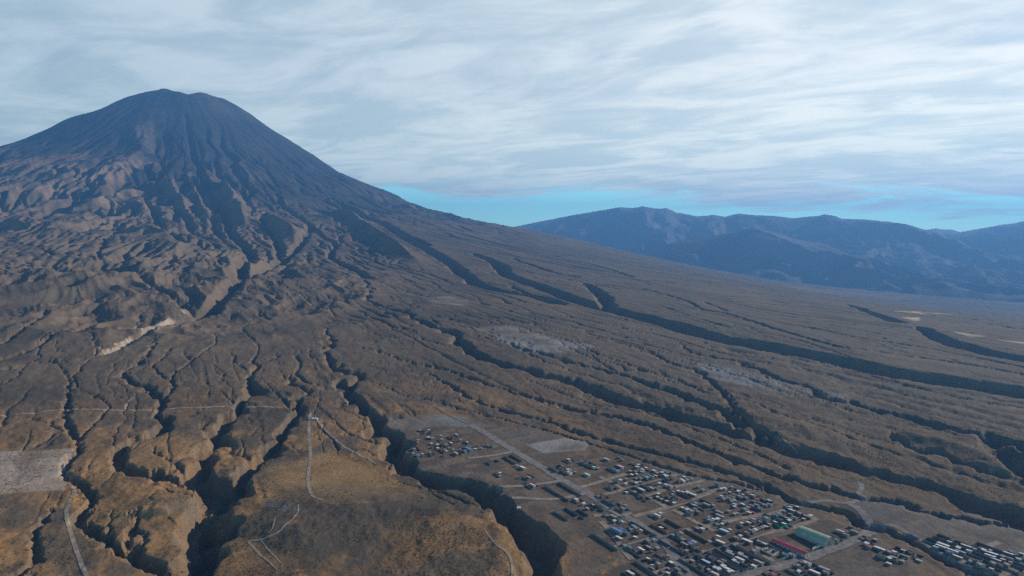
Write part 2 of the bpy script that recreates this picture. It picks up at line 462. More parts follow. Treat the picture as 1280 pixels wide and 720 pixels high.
def erode(Z, passes=3, seed=3):
    """rain falls on the sheet and runs downhill; the ground wears where much water passes"""
    st = 0.0018
    b = np.arange(-0.72, 0.80, st)
    
    l = np.arange(math.log(480.0), math.log(11200.0), st)
    D = np.exp(l)
    h = grid_lookup(Z, D[:, None] * np.sin(b)[None], D[:, None] * np.cos(b)[None])
    nr, nc = h.shape
    h0 = h.copy()
    cell = (D * st)[:, None]
    ex, ey = D[:, None] * np.sin(b)[None] - SUMMIT[0], D[:, None] * np.cos(b)[None] - SUMMIT[1]
    er, ep = np.hypot(ex, ey), np.arctan2(ey, ex)
    soft = sstep(er, 7500, 6500) * sstep(er, 2000, 3000) * sstep(ep, math.radians(-46), math.radians(-62))   # loose old ash round the foot, deeply scored
    rng = np.random.RandomState(seed)
    A = np.zeros(nr * nc)
    for p in range(passes):
        n = 110000
        i, j = rng.rand(n) * (nr - 3) + 1, rng.rand(n) * (nc - 3) + 1
        w = np.exp(l[i.astype(int)]) ** 2 * st * st * (nr * nc / n)
        gi_, gj_ = np.gradient(h)
        gi_, gj_ = gi_.astype(np.float32), gj_.astype(np.float32)
        vi, vj = np.zeros(n), np.zeros(n)
        A[:] = 0
        last = h.ravel()[i.astype(np.int32) * nc + j.astype(np.int32)] + 1e3
        for s in range(820):
            ii, jj = i.astype(np.int32), j.astype(np.int32)
            k = ii * nc + jj
            A += np.bincount(k, w, nr * nc)
            gi, gj = gi_.ravel()[k], gj_.ravel()[k]
            vi, vj = vi * 0.45 - gi, vj * 0.45 - gj
            m = np.hypot(vi, vj) + 1e-9
            vi, vj = vi / m, vj / m
            i, j = i + vi, j + vj
            ok = (i > 1) & (i < nr - 2) & (j > 1) & (j < nc - 2)
            if s % 5 == 4:                                     # water caught in a hollow stops
                z = h.ravel()[k]
                ok &= z < last - 0.01
                last = z
            if not ok.all():
                i, j, vi, vj, w, last = i[ok], j[ok], vi[ok], vj[ok], w[ok], last[ok]
        a = A.reshape(nr, nc)
        for _ in range(1):
            a = (a + np.roll(a, 1, 0) + np.roll(a, -1, 0) + np.roll(a, 1, 1) + np.roll(a, -1, 1)) / 5
        cut = (0.055 + 0.20 * soft) * np.maximum(a - 3000.0 + 2700 * soft, 0) ** 0.38
        slope = np.hypot(gi_, gj_) / cell
        cut *= 0.35 + 2.6 * np.clip(slope, 0, 0.6)
        h = h - np.minimum(cut, 8.0 + 10 * slope + 8 * soft)
        for _ in range(1):
            h = h * 0.8 + 0.05 * (np.roll(h, 1, 0) + np.roll(h, -1, 0) + np.roll(h, 1, 1) + np.roll(h, -1, 1))
    dh = h - h0
    dh[:3], dh[-3:], dh[:, :3], dh[:, -3:] = 0, 0, 0, 0
    # back to the sheet
    i = np.interp(np.log(np.clip(ROWS, D[0], D[-1])), l, np.arange(nr))
    j = np.interp(COLS, b, np.arange(nc))
    i0, j0 = np.clip(i.astype(int), 0, nr - 2), np.clip(j.astype(int), 0, nc - 2)
    fi, fj = (i - i0)[:, None], (j - j0)[None]
    out = (dh[i0][:, j0] * (1 - fi) + dh[i0 + 1][:, j0] * fi) * (1 - fj) + (dh[i0][:, j0 + 1] * (1 - fi) + dh[i0 + 1][:, j0 + 1] * fi) * fj
    out[(ROWS < D[0]) | (ROWS > D[-1])] = 0
    return out


def poly_mask(px, py, poly, soft):
    """1 inside a polygon, easing to 0 over `soft` metres outside it"""
    P = np.asarray(poly)
    inside = np.zeros(px.shape, bool)
    n = len(P)
    for k in range(n):
        (x0, y0), (x1, y1) = P[k], P[(k + 1) % n]
        c = ((y0 > py) != (y1 > py)) & (px < (x1 - x0) * (py - y0) / (y1 - y0 + 1e-12) + x0)
        inside ^= c
    d, _, _ = seg_distance(px, py, np.vstack([P, P[:1]]))
    return np.where(inside, 1.0, 1 - sstep(d, 0, soft))


TOWN_PX = [(504, 548), (545, 532), (600, 535), (640, 540), (720, 572), (800, 582), (870, 602), (930, 612), (970, 632), (1010, 648), (1060, 664), (1100, 690), (1160, 725), (760, 740), (755, 690), (700, 650), (660, 630), (600, 600), (535, 588), (508, 562)]
EAST_PX = [(1070, 632), (1110, 628), (1170, 645), (1240, 655), (1320, 670), (1330, 740), (1230, 735), (1190, 700), (1150, 680), (1110, 655)]


FLATS_PX = [[(-30, 565), (60, 563), (92, 562), (80, 585), (78, 612), (-30, 620)],
            [(325, 592), (345, 580), (400, 568), (440, 578), (470, 590), (520, 612), (520, 622), (440, 626), (350, 622)],
            [(478, 527), (545, 519), (580, 522), (600, 534), (540, 536), (505, 545)],
            [(628, 540), (660, 533), (738, 552), (730, 564), (680, 568)]]


def build_heights():
    Z = base_z(GX, GY)
    d = ROWS[:, None] + 0 * Z
    dx, dy = GX - SUMMIT[0], GY - SUMMIT[1]
    r = np.hypot(dx, dy)
    phi = np.arctan2(dy, dx)
    gul = [(on_ground(*np.array(p, float).T, base_z), w0, w1, d0, d1) for p, w0, w1, d0, d1 in GULLIES]
    rid = [(on_ground(*np.array(p, float).T, base_z), w, h) for p, w, h in RIDGES]
    town = poly_mask(GX, GY, on_ground(*np.array(TOWN_PX, float).T, base_z), 45.0)
    town = np.maximum(town, poly_mask(GX, GY, on_ground(*np.array(EAST_PX, float).T, base_z), 30.0))
    flat = 0
    for p in FLATS_PX:
        flat = np.maximum(flat, poly_mask(GX, GY, on_ground(*np.array(p, float).T, base_z), 22.0))
    wild = (1 - town) * (1 - 0.9 * flat)
    # ribs down the cone, broken ground round its foot
    warp = fbm(GX / 420, GY / 420, 3, 11)
    ph = phi + 0.035 * warp
    cone = sstep(r, 5600, 3600)
    amp = (7 * sstep(r, 300, 900) + 30 * sstep(r, 1300, 2400)) * cone
    ph = phi + 0.10 * fbm(GX / 1300, GY / 1300, 3, 13) + 0.03 * warp
    Z = Z + amp * (ridged(ph * 6.5, r / 2600, 5, 5, 0.6) - 1.0) * (0.5 + 0.8 * sstep(fbm(ph * 2.2, r / 1500, 2, 15), -0.4, 0.6))
    Z = Z + 9 * cone * sstep(r, 500, 1300) * sstep(fbm(GX / 800, GY / 800, 2, 19), -0.5, 0.7) * (ridged((phi + 0.012 * warp) * 34, r / 1100, 4, 7, 0.6) - 1.0)
    Z = Z + 12 * cone * sstep(r, 500, 1200) * fbm(GX / 330, GY / 330, 4, 17)
    ph = phi + 0.035 * warp
    # the summit: a high point, a notch, a lower shoulder; a ravine falls from the notch
    sl = math.hypot(*SUMMIT)
    lat = (dx * SUMMIT[1] - dy * SUMMIT[0]) / sl
    lon = (dx * SUMMIT[0] + dy * SUMMIT[1]) / sl
    top = sstep(np.abs(lon), 900, 300)
    Z = Z + top * (26 * np.exp(-((lat + 95) / 120)**4) - 85 * np.exp(-((lat - 125) / 62)**2) + 30 * np.exp(-((lat - 300) / 80)**2))
    foot = sstep(r, 2500, 3300) * sstep(r, 6300, 4700)
    leftish = sstep(phi, math.radians(-48), math.radians(-66))
    Z = Z + foot * (0.35 + leftish) * (9 * fbm(GX / 700 + 0.2 * warp, GY / 700, 4, 21) + 34 * (ridged((phi + 0.04 * warp) * 15, r / 1500, 5, 31, 0.55) - 1.0))
    # a hill scored all over by small parallel rills
    hx, hy = on_ground([215], [325], base_z)[0]
    score = np.exp(-(np.hypot(GX - hx, GY - hy) / 620.0)**4)
    Z = Z + score * 25 * (ridged((GX + 0.25 * GY) / 105 + 0.45 * fbm(GX / 300, GY / 300, 2, 35), GY / 700, 3, 37, 0.5) - 1.0)
    # crumpled spurs left of the cliffs
    hx, hy = on_ground([40], [352], base_z)[0]
    score = np.exp(-((GX - hx) / 1250.0)**4 - ((GY - hy) / 900.0)**4)
    Z = Z + score * (30 * (ridged((GX - 0.35 * GY) / 300 + 0.35 * fbm(GX / 420, GY / 420, 3, 43), GY / 900, 2, 45, 0.5) - 0.8) + 15 * (ridged((GX + 0.5 * GY) / 130 + 0.4 * fbm(GX / 260, GY / 260, 2, 46), GY / 320, 4, 47, 0.55) - 1.0))
    for P, w, h in rid:
        P = smooth_line(P)
        si, sj = window(P, w * 3)
        gx, gy = GX[si, sj], GY[si, sj]
        dd, t, _ = seg_distance(gx, gy, P)
        dd = dd * (1 + 0.25 * fbm(gx / (w * 1.2), gy / (w * 1.2), 3, 41))
        prof = np.exp(-(dd / (w * 0.8))**1.35)
        ends = sstep(t, -0.02, 0.15) * (1 - 0.6 * sstep(t, 0.8, 1.0))
        Z[si, sj] += h * prof * np.maximum(ends, 0.2)
    # swells and rills of the fan, running away from the summit
    fan = sstep(r, 4300, 5600)
    rill = ridged((phi + 0.006 * warp) * 150 + 0.25 * fbm(GX / 160, GY / 160, 3, 61), r / 1500, 3, 51, 0.5)
    Z = Z + fan * wild * (3.2 * fbm(GX / 520, GY / 520, 3, 71) + 0.8 * (rill - 1.0))
    # long thin runnels that part and meet again on their way down the fan
    jag = fbm(GX / 55, GY / 55, 4, 63, 0.55)
    for q, (K, L, hw, dep) in enumerate(((70, 1900, 0.045, 5.0), (150, 1200, 0.060, 3.2), (290, 700, 0.075, 2.0))):
        nz = vnoise((phi + 0.005 * warp) * K + 0.10 * K / 70 * jag, r / L + 0.05 * jag, 65 + q) + 0.25 * vnoise(phi * K * 2.3, r / L * 2, 68 + q)
        some = sstep(fbm(GX / 650, GY / 650, 2, 72 + q), -0.35, 0.5)
        Z = Z - fan * wild * some * sstep(d, 800, 1150) * dep * np.exp(-(nz / hw)**2)
    near = sstep(d, 1500, 800) * wild
    hill = sstep(fbm(GX / 140, GY / 140, 2, 75), -0.8, 0.8)
    Z = Z + near * (1.5 * fbm(GX / 150, GY / 150, 3, 81) + 0.8 * hill * (ridged(GX / 30 + 0.4 * warp, GY / 44, 4, 91, 0.6) - 1.0))
    # canyons
    for n, (P, w0, w1, d0, d1) in enumerate(gul):
        P = smooth_line(P)
        if max(w0, w1) < 20:
            w0, w1 = w0 * 0.55, w1 * 0.60
            d0, d1 = d0 * 0.75, d1 * 0.75
        elif max(w0, w1) < 39:
            w0, w1 = w0 * 0.6, w1 * 0.72
            d0, d1 = d0 * 0.75, d1 * 0.75
        wm = max(w0, w1)
        si, sj = window(P, wm * 4 + 40)
        gx, gy = GX[si, sj], GY[si, sj]
        wob = min(wm * 0.7, 14.0)
        s = max(wm * 1.7, 9.0)
        oc = 4 if wm < 16 else 3
        if wm > 30:
            wob *= 0.75
        gx2 = gx + wob * fbm(gx / s, gy / s, oc, 101 + n, 0.5)
        gy2 = gy + wob * fbm(gx / s, gy / s, oc, 201 + n, 0.5)
        dd, t, al = seg_distance(gx2, gy2, P)
        te = t ** 0.8
        w = (w0 + (w1 - w0) * te) * sstep(t, -0.03, 0.06)
        dep = d0 + (d1 - d0) * te
        q = dd / np.maximum(w, 0.3)
        # steep walls under a rounded lip, a narrow floor
        prof = np.clip((1.04 - q) / 0.78, 0, 1) ** 0.85
        lip = np.exp(-(np.maximum(q - 0.8, 0) / 0.9)**1.2) * 0.05
        Z[si, sj] -= dep * np.maximum(prof * 0.93 + lip, 0) * sstep(t, 0.0, 0.04)
    Z = Z + erode(Z) * (0.15 + 0.85 * wild) * (0.55 + 0.45 * sstep(r, 2200, 3600)) * (0.5 + 0.5 * sstep(d, 900, 1500))
    # small stuff
    Z = Z + wild * (0.0009 * d * fbm(GX / (0.012 * 1500), GY / 18, 3, 301) * sstep(d, 2600, 1200))
    return Z, town, r, phi


ZG, TOWN, RG, PHIG = build_heights()


def ground_rel(x, y):
    return grid_lookup(ZG, x, y)


def ground(x, y):
    return float(grid_lookup(ZG, np.array([x], float), np.array([y], float))[0]) + ZOFF


def at(px, py):
    """world ground points under points of the photograph"""
    return on_ground(px, py, ground_rel, 9000.0, 5000)

# ----------------------------------------------------------------------------- materials
def new_mat(name, rough=0.9):
    m = bpy.data.materials.new(name)
    m.use_nodes = True
    b = m.node_tree.nodes['Principled BSDF']
    b.inputs['Roughness'].default_value = rough
    b.inputs['Specular IOR Level'].default_value = 0.2
    return m, m.node_tree.nodes, m.node_tree.links, b


def soil_material():
    m, n, l, b = new_mat('soil', 0.95)
    b.inputs['Specular IOR Level'].default_value = 0.05
    at_ = N(n, 'ShaderNodeAttribute', attribute_name='soil_colour')
    tc = N(n, 'ShaderNodeTexCoord')
    P = tc.outputs['Object']
    a1 = noise_node(n, l, P, 0.16, 6.0, 0.65)
    a2 = noise_node(n, l, P, 0.022, 5.0, 0.6)
    a3 = noise_node(n, l, P, 0.5, 3.0, 0.6)
    g = math_node(n, l, 'ADD', math_node(n, l, 'MULTIPLY', a1, 0.9), math_node(n, l, 'MULTIPLY', a2, 0.9))
    g = math_node(n, l, 'ADD', g, math_node(n, l, 'MULTIPLY', a3, 0.5))
    f = smooth(n, l, g, 0.75, 1.55, 0.78, 1.38)
    spots = smooth(n, l, noise_node(n, l, P, 0.30, 2.0, 0.7), 0.55, 0.70, 1.0, 0.80)   # low dark bushes
    f = math_node(n, l, 'MULTIPLY', f, spots)
    c = mixc(n, l, 1.0, at_.outputs['Color'], f, 'MULTIPLY')
    l.new(c, b.inputs['Base Color'])
    bump = N(n, 'ShaderNodeBump')
    bump.inputs['Strength'].default_value = 0.7
    bump.inputs['Distance'].default_value = 2.2
    l.new(noise_node(n, l, P, 0.11, 6.0, 0.62), bump.inputs['Height'])
    l.new(bump.outputs[0], b.inputs['Normal'])
    return m


def simple(name, colour, rough=0.8, var=0.25, scale=0.4, metal=0.0, spec=0.3):
    m, n, l, b = new_mat(name, rough)
    b.inputs['Specular IOR Level'].default_value = spec
    b.inputs['Metallic'].default_value = metal
    tc = N(n, 'ShaderNodeTexCoord')
    f = smooth(n, l, noise_node(n, l, tc.outputs['Object'], scale, 4.0, 0.6), 0.3, 0.7, 1 - var, 1 + var)
    l.new(mixc(n, l, 1.0, colour, f, 'MULTIPLY'), b.inputs['Base Color'])
    return m


# ----------------------------------------------------------------------------- the sheet of ground and the volcano
def patch(px_poly, soft):
    return poly_mask(GX, GY, on_ground(*np.array(px_poly, float).T, ground_rel), soft)


def soil_colours():
    d = ROWS[:, None] + 0 * GX
    C = np.empty(GX.shape + (3,), np.float32)
    rgb = lambda *v: np.array(v, np.float32)

    def lay(mask, colour):
        C[:] = C * (1 - mask[..., None]) + rgb(*colour) * mask[..., None]

    n1 = fbm(GX / 260, GY / 260, 5, 401, 0.55)
    n2 = fbm(GX / 70, GY / 70, 4, 421, 0.55)
    n3 = fbm(GX / 900, GY / 900, 4, 441, 0.55)
    C[:] = rgb(0.104, 0.080, 0.058)
    lay(sstep(n1, -0.1, 0.9) * 0.6, (0.138, 0.102, 0.068))
    lay(sstep(-n1, 0.0, 0.9) * 0.6, (0.068, 0.059, 0.047))
    # the lower slopes in the foreground wear dry yellow grass
    near = sstep(d, 1650, 800)
    west = sstep(GX, 260, -60)
    lay(near * west * sstep(n2 + 0.5 * n1, -0.55, 0.55) * 0.85, (0.285, 0.165, 0.070))
    lay(near * west * sstep(n2 - 0.6 * n1, 0.3, 0.9) * 0.6, (0.085, 0.062, 0.042))
    mid_w = sstep(d, 1300, 1900) * sstep(d, 4600, 3600) * sstep(GX, -250, -900)
    lay(mid_w * sstep(n1 + 0.4 * n2, -0.5, 0.5) * 0.55, (0.160, 0.120, 0.080))  # golden sunlight on the left middle slopes, put into the soil colour
    lay(sstep(GX, -150, 500) * sstep(d, 1100, 1700) * 0.55, (0.128, 0.108, 0.082))
    # rock of the cone
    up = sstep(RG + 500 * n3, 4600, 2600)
    lay(up, (0.027, 0.030, 0.037))  # some blue of the distant haze is put into the rock's colour
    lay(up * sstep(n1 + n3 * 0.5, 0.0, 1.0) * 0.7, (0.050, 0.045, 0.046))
    foot = sstep(RG + 300 * n3, 2100, 2900) * sstep(RG, 5600, 4000) * sstep(PHIG, math.radians(-40), math.radians(-60))
    lay(foot * sstep(n1, -0.5, 0.5) * 0.75, (0.150, 0.103, 0.072))
    tops = [([(0, 243), (90, 226), (150, 205), (185, 205), (150, 225), (90, 238), (0, 256)], 70, 0.8, (0.20, 0.140, 0.105)),
            ([(165, 150), (190, 150), (190, 205), (168, 205)], 60, 0.45, (0.11, 0.092, 0.085)),
            ([(106, 285), (115, 258), (165, 236), (186, 268), (150, 285)], 60, 0.8, (0.20, 0.145, 0.10)),
            ([(312, 280), (340, 275), (375, 300), (350, 312), (320, 305)], 60, 0.7, (0.20, 0.130, 0.085)),
            ([(420, 268), (445, 275), (490, 308), (470, 312)], 60, 0.7, (0.20, 0.125, 0.08))]
    for p, s, k, c in tops:
        lay(patch(p, s) * k * sstep(n1 + n2, -0.8, 0.6), c)
    # bare and graded ground
    pads = [([(325, 592), (345, 580), (400, 568), (440, 578), (470, 590), (520, 612), (520, 622), (440, 628), (340, 624)], 8, 0.8, (0.26, 0.165, 0.075)),
            ([(-20, 565), (60, 563), (92, 562), (84, 585), (80, 612), (-20, 618)], 3, 0.95, (0.33, 0.28, 0.235)),
            ([(478, 527), (545, 519), (580, 522), (600, 532), (540, 533), (495, 541)], 10, 0.9, (0.165, 0.165, 0.165)),
            ([(658, 556), (705, 548), (738, 552), (730, 562), (680, 566)], 4, 0.95, (0.24, 0.23, 0.22)),
            ([(628, 540), (660, 533), (700, 545), (655, 555)], 12, 0.5, (0.125, 0.120, 0.115)),
            ([(600, 412), (640, 409), (700, 428), (735, 432), (690, 440), (650, 432)], 40, 0.85, (0.20, 0.195, 0.19)),
            ([(535, 372), (560, 371), (582, 376), (575, 381), (548, 378)], 30, 0.7, (0.24, 0.225, 0.205)),
            ([(880, 456), (930, 466), (1000, 486), (1050, 494), (1040, 502), (960, 486), (890, 470)], 30, 0.8, (0.19, 0.19, 0.195)),
            ([(1066, 632), (1110, 628), (1165, 650), (1200, 668), (1150, 670), (1100, 650)], 6, 0.85, (0.125, 0.115, 0.108)),
            ([(1110, 628), (1180, 645), (1290, 662), (1300, 700), (1240, 690), (1170, 660)], 8, 0.85, (0.140, 0.128, 0.116)),
            ([(1020, 690), (1080, 670), (1140, 700), (1120, 725), (1040, 725)], 8, 0.6, (0.105, 0.095, 0.09)),
            ([(330, 625), (365, 625), (372, 637), (345, 640)], 3, 0.8, (0.13, 0.135, 0.14)),
            ([(400, 606), (460, 608), (530, 620), (510, 627), (420, 624)], 10, 0.6, (0.150, 0.120, 0.085)),
            ([(1120, 389), (1150, 389.5), (1190, 393), (1150, 392.5)], 12, 0.9, (0.50, 0.38, 0.24)),
            ([(1130, 397), (1148, 397), (1145, 401)], 15, 0.9, (0.50, 0.38, 0.24)),
            ([(1195, 415), (1228, 420), (1215, 421)], 15, 0.9, (0.48, 0.38, 0.26)),
            ([(1250, 425), (1290, 429), (1290, 432)], 15, 0.9, (0.45, 0.36, 0.25)),
            ([(980, 356), (1020, 360), (1150, 372), (1130, 375), (1000, 362)], 40, 0.5, (0.24, 0.18, 0.13)),
            ([(870, 358), (940, 362), (1010, 382), (900, 372)], 60, 0.4, (0.20, 0.145, 0.105))]
    tw = TOWN * sstep(d, 3000, 2000)
    # every lot of the village is worn differently
    ua, ub = GX * 0.545 - GY * 0.838, GX * 0.838 + GY * 0.545
    lot = _TAB[(np.floor(ua / 11).astype(int) * 7) & 511, (np.floor(ub / 22).astype(int) * 13) & 511]
    lay(tw * 0.75, (0.112, 0.088, 0.068))
    lay(tw * sstep(n2, 0.0, 0.8) * 0.6, (0.150, 0.105, 0.070))
    lay(tw * sstep(lot, 0.2, 0.3) * 0.35, (0.190, 0.150, 0.115))
    lay(tw * sstep(-lot, 0.3, 0.4) * 0.45, (0.070, 0.062, 0.055))
    for p, s, k, c in pads:
        lay(patch(p, s) * k * np.clip(0.75 + 0.5 * n2 + 0.18 * fbm(GX / 24, GY / 60, 3, 465), 0, 1), c)
    # orange earth on the fresh cuts
    for p, s in (([(0, 660), (40, 640), (46, 648), (0, 690)], 6), ([(84, 612), (98, 620), (90, 640), (84, 636)], 3), ([(372, 700), (380, 700), (382, 724), (372, 724)], 3), ([(760, 698), (772, 692), (768, 712), (752, 722)], 3)):
        lay(patch(p, s) * 0.8 * sstep(n2 + fbm(GX / 9, GY / 9, 3, 461), -0.3, 0.6), (0.34, 0.18, 0.07))
    # bare rock on the steepest walls
    gz = np.zeros_like(GX)
    dzr = np.gradient(ZG, axis=0) / np.gradient(ROWS)[:, None]
    dzc = np.gradient(ZG, axis=1) / (np.gradient(COLS)[None] * ROWS[:, None])
    st = np.hypot(dzr, dzc)
    lay(sstep(st, 0.55, 1.0) * (1 - up) * 0.55, (0.135, 0.108, 0.082))
    cl = patch([(118, 440), (130, 428), (160, 410), (215, 386), (235, 386), (215, 398), (170, 425), (130, 445)], 30)
    lay(cl * sstep(st, 0.45, 0.8) * sstep(n1 + 0.7 * n2, -0.3, 0.5), (0.30, 0.25, 0.20))
    return C


def sheet_mesh(name, X, Y, Z, colours, keep, material, kind):
    """part of a grid as one mesh; `keep` says which of its faces"""
    nr, nc = X.shape
    idx = np.arange(nr * nc).reshape(nr, nc)
    # columns run clockwise, so this order faces up
    q = np.stack([idx[:-1, :-1], idx[:-1, 1:], idx[1:, 1:], idx[1:, :-1]], -1)[keep]
    used = np.zeros(nr * nc, bool)
    used[q.ravel()] = True
    remap = np.cumsum(used) - 1
    q = remap[q].astype(np.int32)
    co = np.stack([X, Y, Z], -1).reshape(-1, 3)[used].astype(np.float32)
    me = bpy.data.meshes.new(name)
    me.vertices.add(len(co))
    me.vertices.foreach_set('co', co.ravel())
    me.loops.add(q.size)
    me.loops.foreach_set('vertex_index', q.ravel())
    me.polygons.add(len(q))
    me.polygons.foreach_set('loop_start', np.arange(0, q.size, 4, dtype=np.int32))
    me.polygons.foreach_set('use_smooth', np.ones(len(q), bool))
    if colours is not None:
        c = colours.reshape(-1, 3)[used]
        c = np.concatenate([c, np.ones((len(c), 1), np.float32)], 1).astype(np.float32)
        at_ = me.attributes.new('soil_colour', 'FLOAT_COLOR', 'POINT')
        at_.data.foreach_set('color', c.ravel())
    me.update()
    me.materials.append(material)
    o = bpy.data.objects.new(name, me)
    o['kind'] = kind
    col.objects.link(o)
    return o


SOIL = soil_material()
SOIL_C = soil_colours()
_edge = 4300 + 260 * fbm(GX / 500, GY / 500, 3, 501)
_on = ((RG < _edge)[:-1, :-1])
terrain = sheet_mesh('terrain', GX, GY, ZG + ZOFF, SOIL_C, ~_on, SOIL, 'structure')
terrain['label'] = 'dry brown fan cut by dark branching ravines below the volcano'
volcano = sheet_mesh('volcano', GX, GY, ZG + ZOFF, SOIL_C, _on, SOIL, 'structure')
volcano['label'] = 'tall dark volcanic cone with ribbed flanks'


# ----------------------------------------------------------------------------- far ranges
def far_range(name, crest, dc, df, back, az0, az1, amp, seed, colour):
    """a range of hills: a crest line read off the skyline, spurs running down to its foot"""
    cx = np.array(crest, float)
    az = np.arctan((cx[:, 0] - 640) / F)
    b = np.arange(az0, az1, 0.0011)
    D = np.concatenate([np.arange(df, dc + 1500, 28.0), np.arange(dc + 1500, back, 160.0)])
    py = np.interp(b, az, cx[:, 1])
    k = (360 - py) / F
    zc = dc * np.cos(b) * (k * CP - SP) / (CP + k * SP)                # height of the crest at that bearing
    X, Y = D[:, None] * np.sin(b)[None], D[:, None] * np.cos(b)[None]
    t = (D[:, None] - df) / (dc - df) + 0 * X
    w = fbm(X / 1500, Y / 1500, 3, seed)
    spur = ridged(X / 2300 + 0.45 * w + 0.35 * Y / 2300, Y / 5200, 5, seed + 9, 0.5) - 0.9
    front = sstep(t, 0.02, 1.0) ** 1.15
    prof = np.where(t <= 1, front, 1 - 0.5 * sstep(t, 1.0, 2.4))
    foot = -520.0
    Z = foot + (zc[None] - foot) * prof
    Z = Z + amp * spur * np.clip(np.sin(np.clip(t, 0, 1) * math.pi), 0, 1) ** 1.6 + 0.15 * amp * fbm(X / 420, Y / 420, 4, seed + 20) * sstep(t, 0.05, 0.4) * sstep(np.abs(t - 1), 0.0, 0.3)
    Z = Z - 160 * (1 - sstep(t, -0.01, 0.25))
    n = fbm(X / 700, Y / 700, 5, seed + 30, 0.55)
    C = np.empty(X.shape + (3,), np.float32)
    C[:] = np.array(colour, np.float32)
    C *= (1 + 0.45 * np.clip(n, -1, 1))[..., None]
    o = sheet_mesh(name, X, Y, Z + ZOFF, C, np.ones((len(D) - 1, len(b) - 1), bool), SOIL, 'structure')
    return o


MAIN = [(560, 300), (620, 290), (645, 283), (665, 279), (700, 272), (735, 266), (758, 263), (775, 260), (790, 262), (803, 259), (818, 262), (832, 261), (845, 267), (870, 271), (890, 269), (905, 271), (922, 267), (940, 269), (965, 270), (990, 273), (1010, 271), (1030, 270), (1050, 274), (1080, 275), (1100, 277), (1130, 280), (1150, 286), (1170, 292), (1200, 305), (1240, 318), (1280, 330), (1500, 350)]
EAST = [(1080, 335), (1140, 312), (1170, 297), (1185, 293), (1210, 288), (1240, 283), (1265, 279), (1285, 275), (1330, 268), (1400, 262), (1500, 262), (1700, 280), (2400, 300)]
FARP = [(1080, 312), (1140, 292), (1158, 287), (1168, 285.5), (1178, 287), (1188, 287), (1198, 290), (1230, 293), (1280, 300)]
SPURS = [(780, 330), (840, 303), (880, 296), (915, 290), (945, 285), (965, 289), (990, 298), (1030, 306), (1060, 318), (1090, 322), (1120, 336), (1160, 345), (1210, 352), (1260, 366), (1330, 380)]
hills_near = far_range('hills', SPURS, 13200.0, 9300.0, 16000.0, 0.15, 0.70, 260.0, 631, (0.085, 0.088, 0.105))  # blue cast of the haze put into the base colour
hills_near['label'] = 'nearer blue spur of hills at the foot of the range'
hills_main = far_range('hills', MAIN, 18000.0, 10500.0, 26000.0, -0.12, 0.82, 430.0, 601, (0.085, 0.088, 0.105))  # bluish colour: haze painted into the hills themselves
hills_main['label'] = 'long blue range of dissected hills behind the fan'
hills_east = far_range('hills', EAST, 21500.0, 13000.0, 28000.0, 0.44, 1.15, 380.0, 651, (0.105, 0.105, 0.12))  # slight haze blue put into this colour as well
hills_east['label'] = 'hazy hill rising at the right edge beyond the range'
hills_far = far_range('hills', FARP, 26000.0, 20000.0, 32000.0, 0.42, 0.68, 200.0, 671, (0.2, 0.2, 0.2))
hills_far['label'] = 'small pale distant peak in the gap of the ranges'


# ----------------------------------------------------------------------------- air
def build_haze():
    x0, x1, y0, y1, z0, z1 = -34000, 34000, -3000, 34000, -2400, 2560
    v = [(x, y, z) for z in (z0, z1) for y in (y0, y1) for x in (x0, x1)]
    f = [(0, 2, 3, 1), (4, 5, 7, 6), (0, 1, 5, 4), (2, 6, 7, 3), (0, 4, 6, 2), (1, 3, 7, 5)]
    me = bpy.data.meshes.new('haze')
    me.from_pydata(v, [], f)
    o = bpy.data.objects.new('haze', me)
    o['kind'] = 'stuff'
    col.objects.link(o)
    m = bpy.data.materials.new('haze')
    m.use_nodes = True
    n, l = m.node_tree.nodes, m.node_tree.links
    n.clear()
    vol = N(n, 'ShaderNodeVolumePrincipled')
    vol.inputs['Color'].default_value = (0.16, 0.43, 1.0, 1)
    vol.inputs['Density'].default_value = 6.2e-5
    vol.inputs['Anisotropy'].default_value = 0.2
    out = N(n, 'ShaderNodeOutputMaterial')
    l.new(vol.outputs[0], out.inputs['Volume'])
    me.materials.append(m)


build_haze()

# ----------------------------------------------------------------------------- roads and tracks
M_ROAD = simple('road_gravel', (0.185, 0.175, 0.168), 0.95, 0.25, 0.15, spec=0.05)
M_STREET = simple('street_dirt', (0.235, 0.200, 0.165), 0.95, 0.25, 0.15, spec=0.05)
M_FAINT = simple('track_faint', (0.150, 0.122, 0.096), 0.95, 0.25, 0.15, spec=0.05)
M_TRACK = simple('track_dirt', (0.25, 0.215, 0.175), 0.95, 0.25, 0.15, spec=0.05)


STREETS = []                              # centre lines and half widths of the village's ways


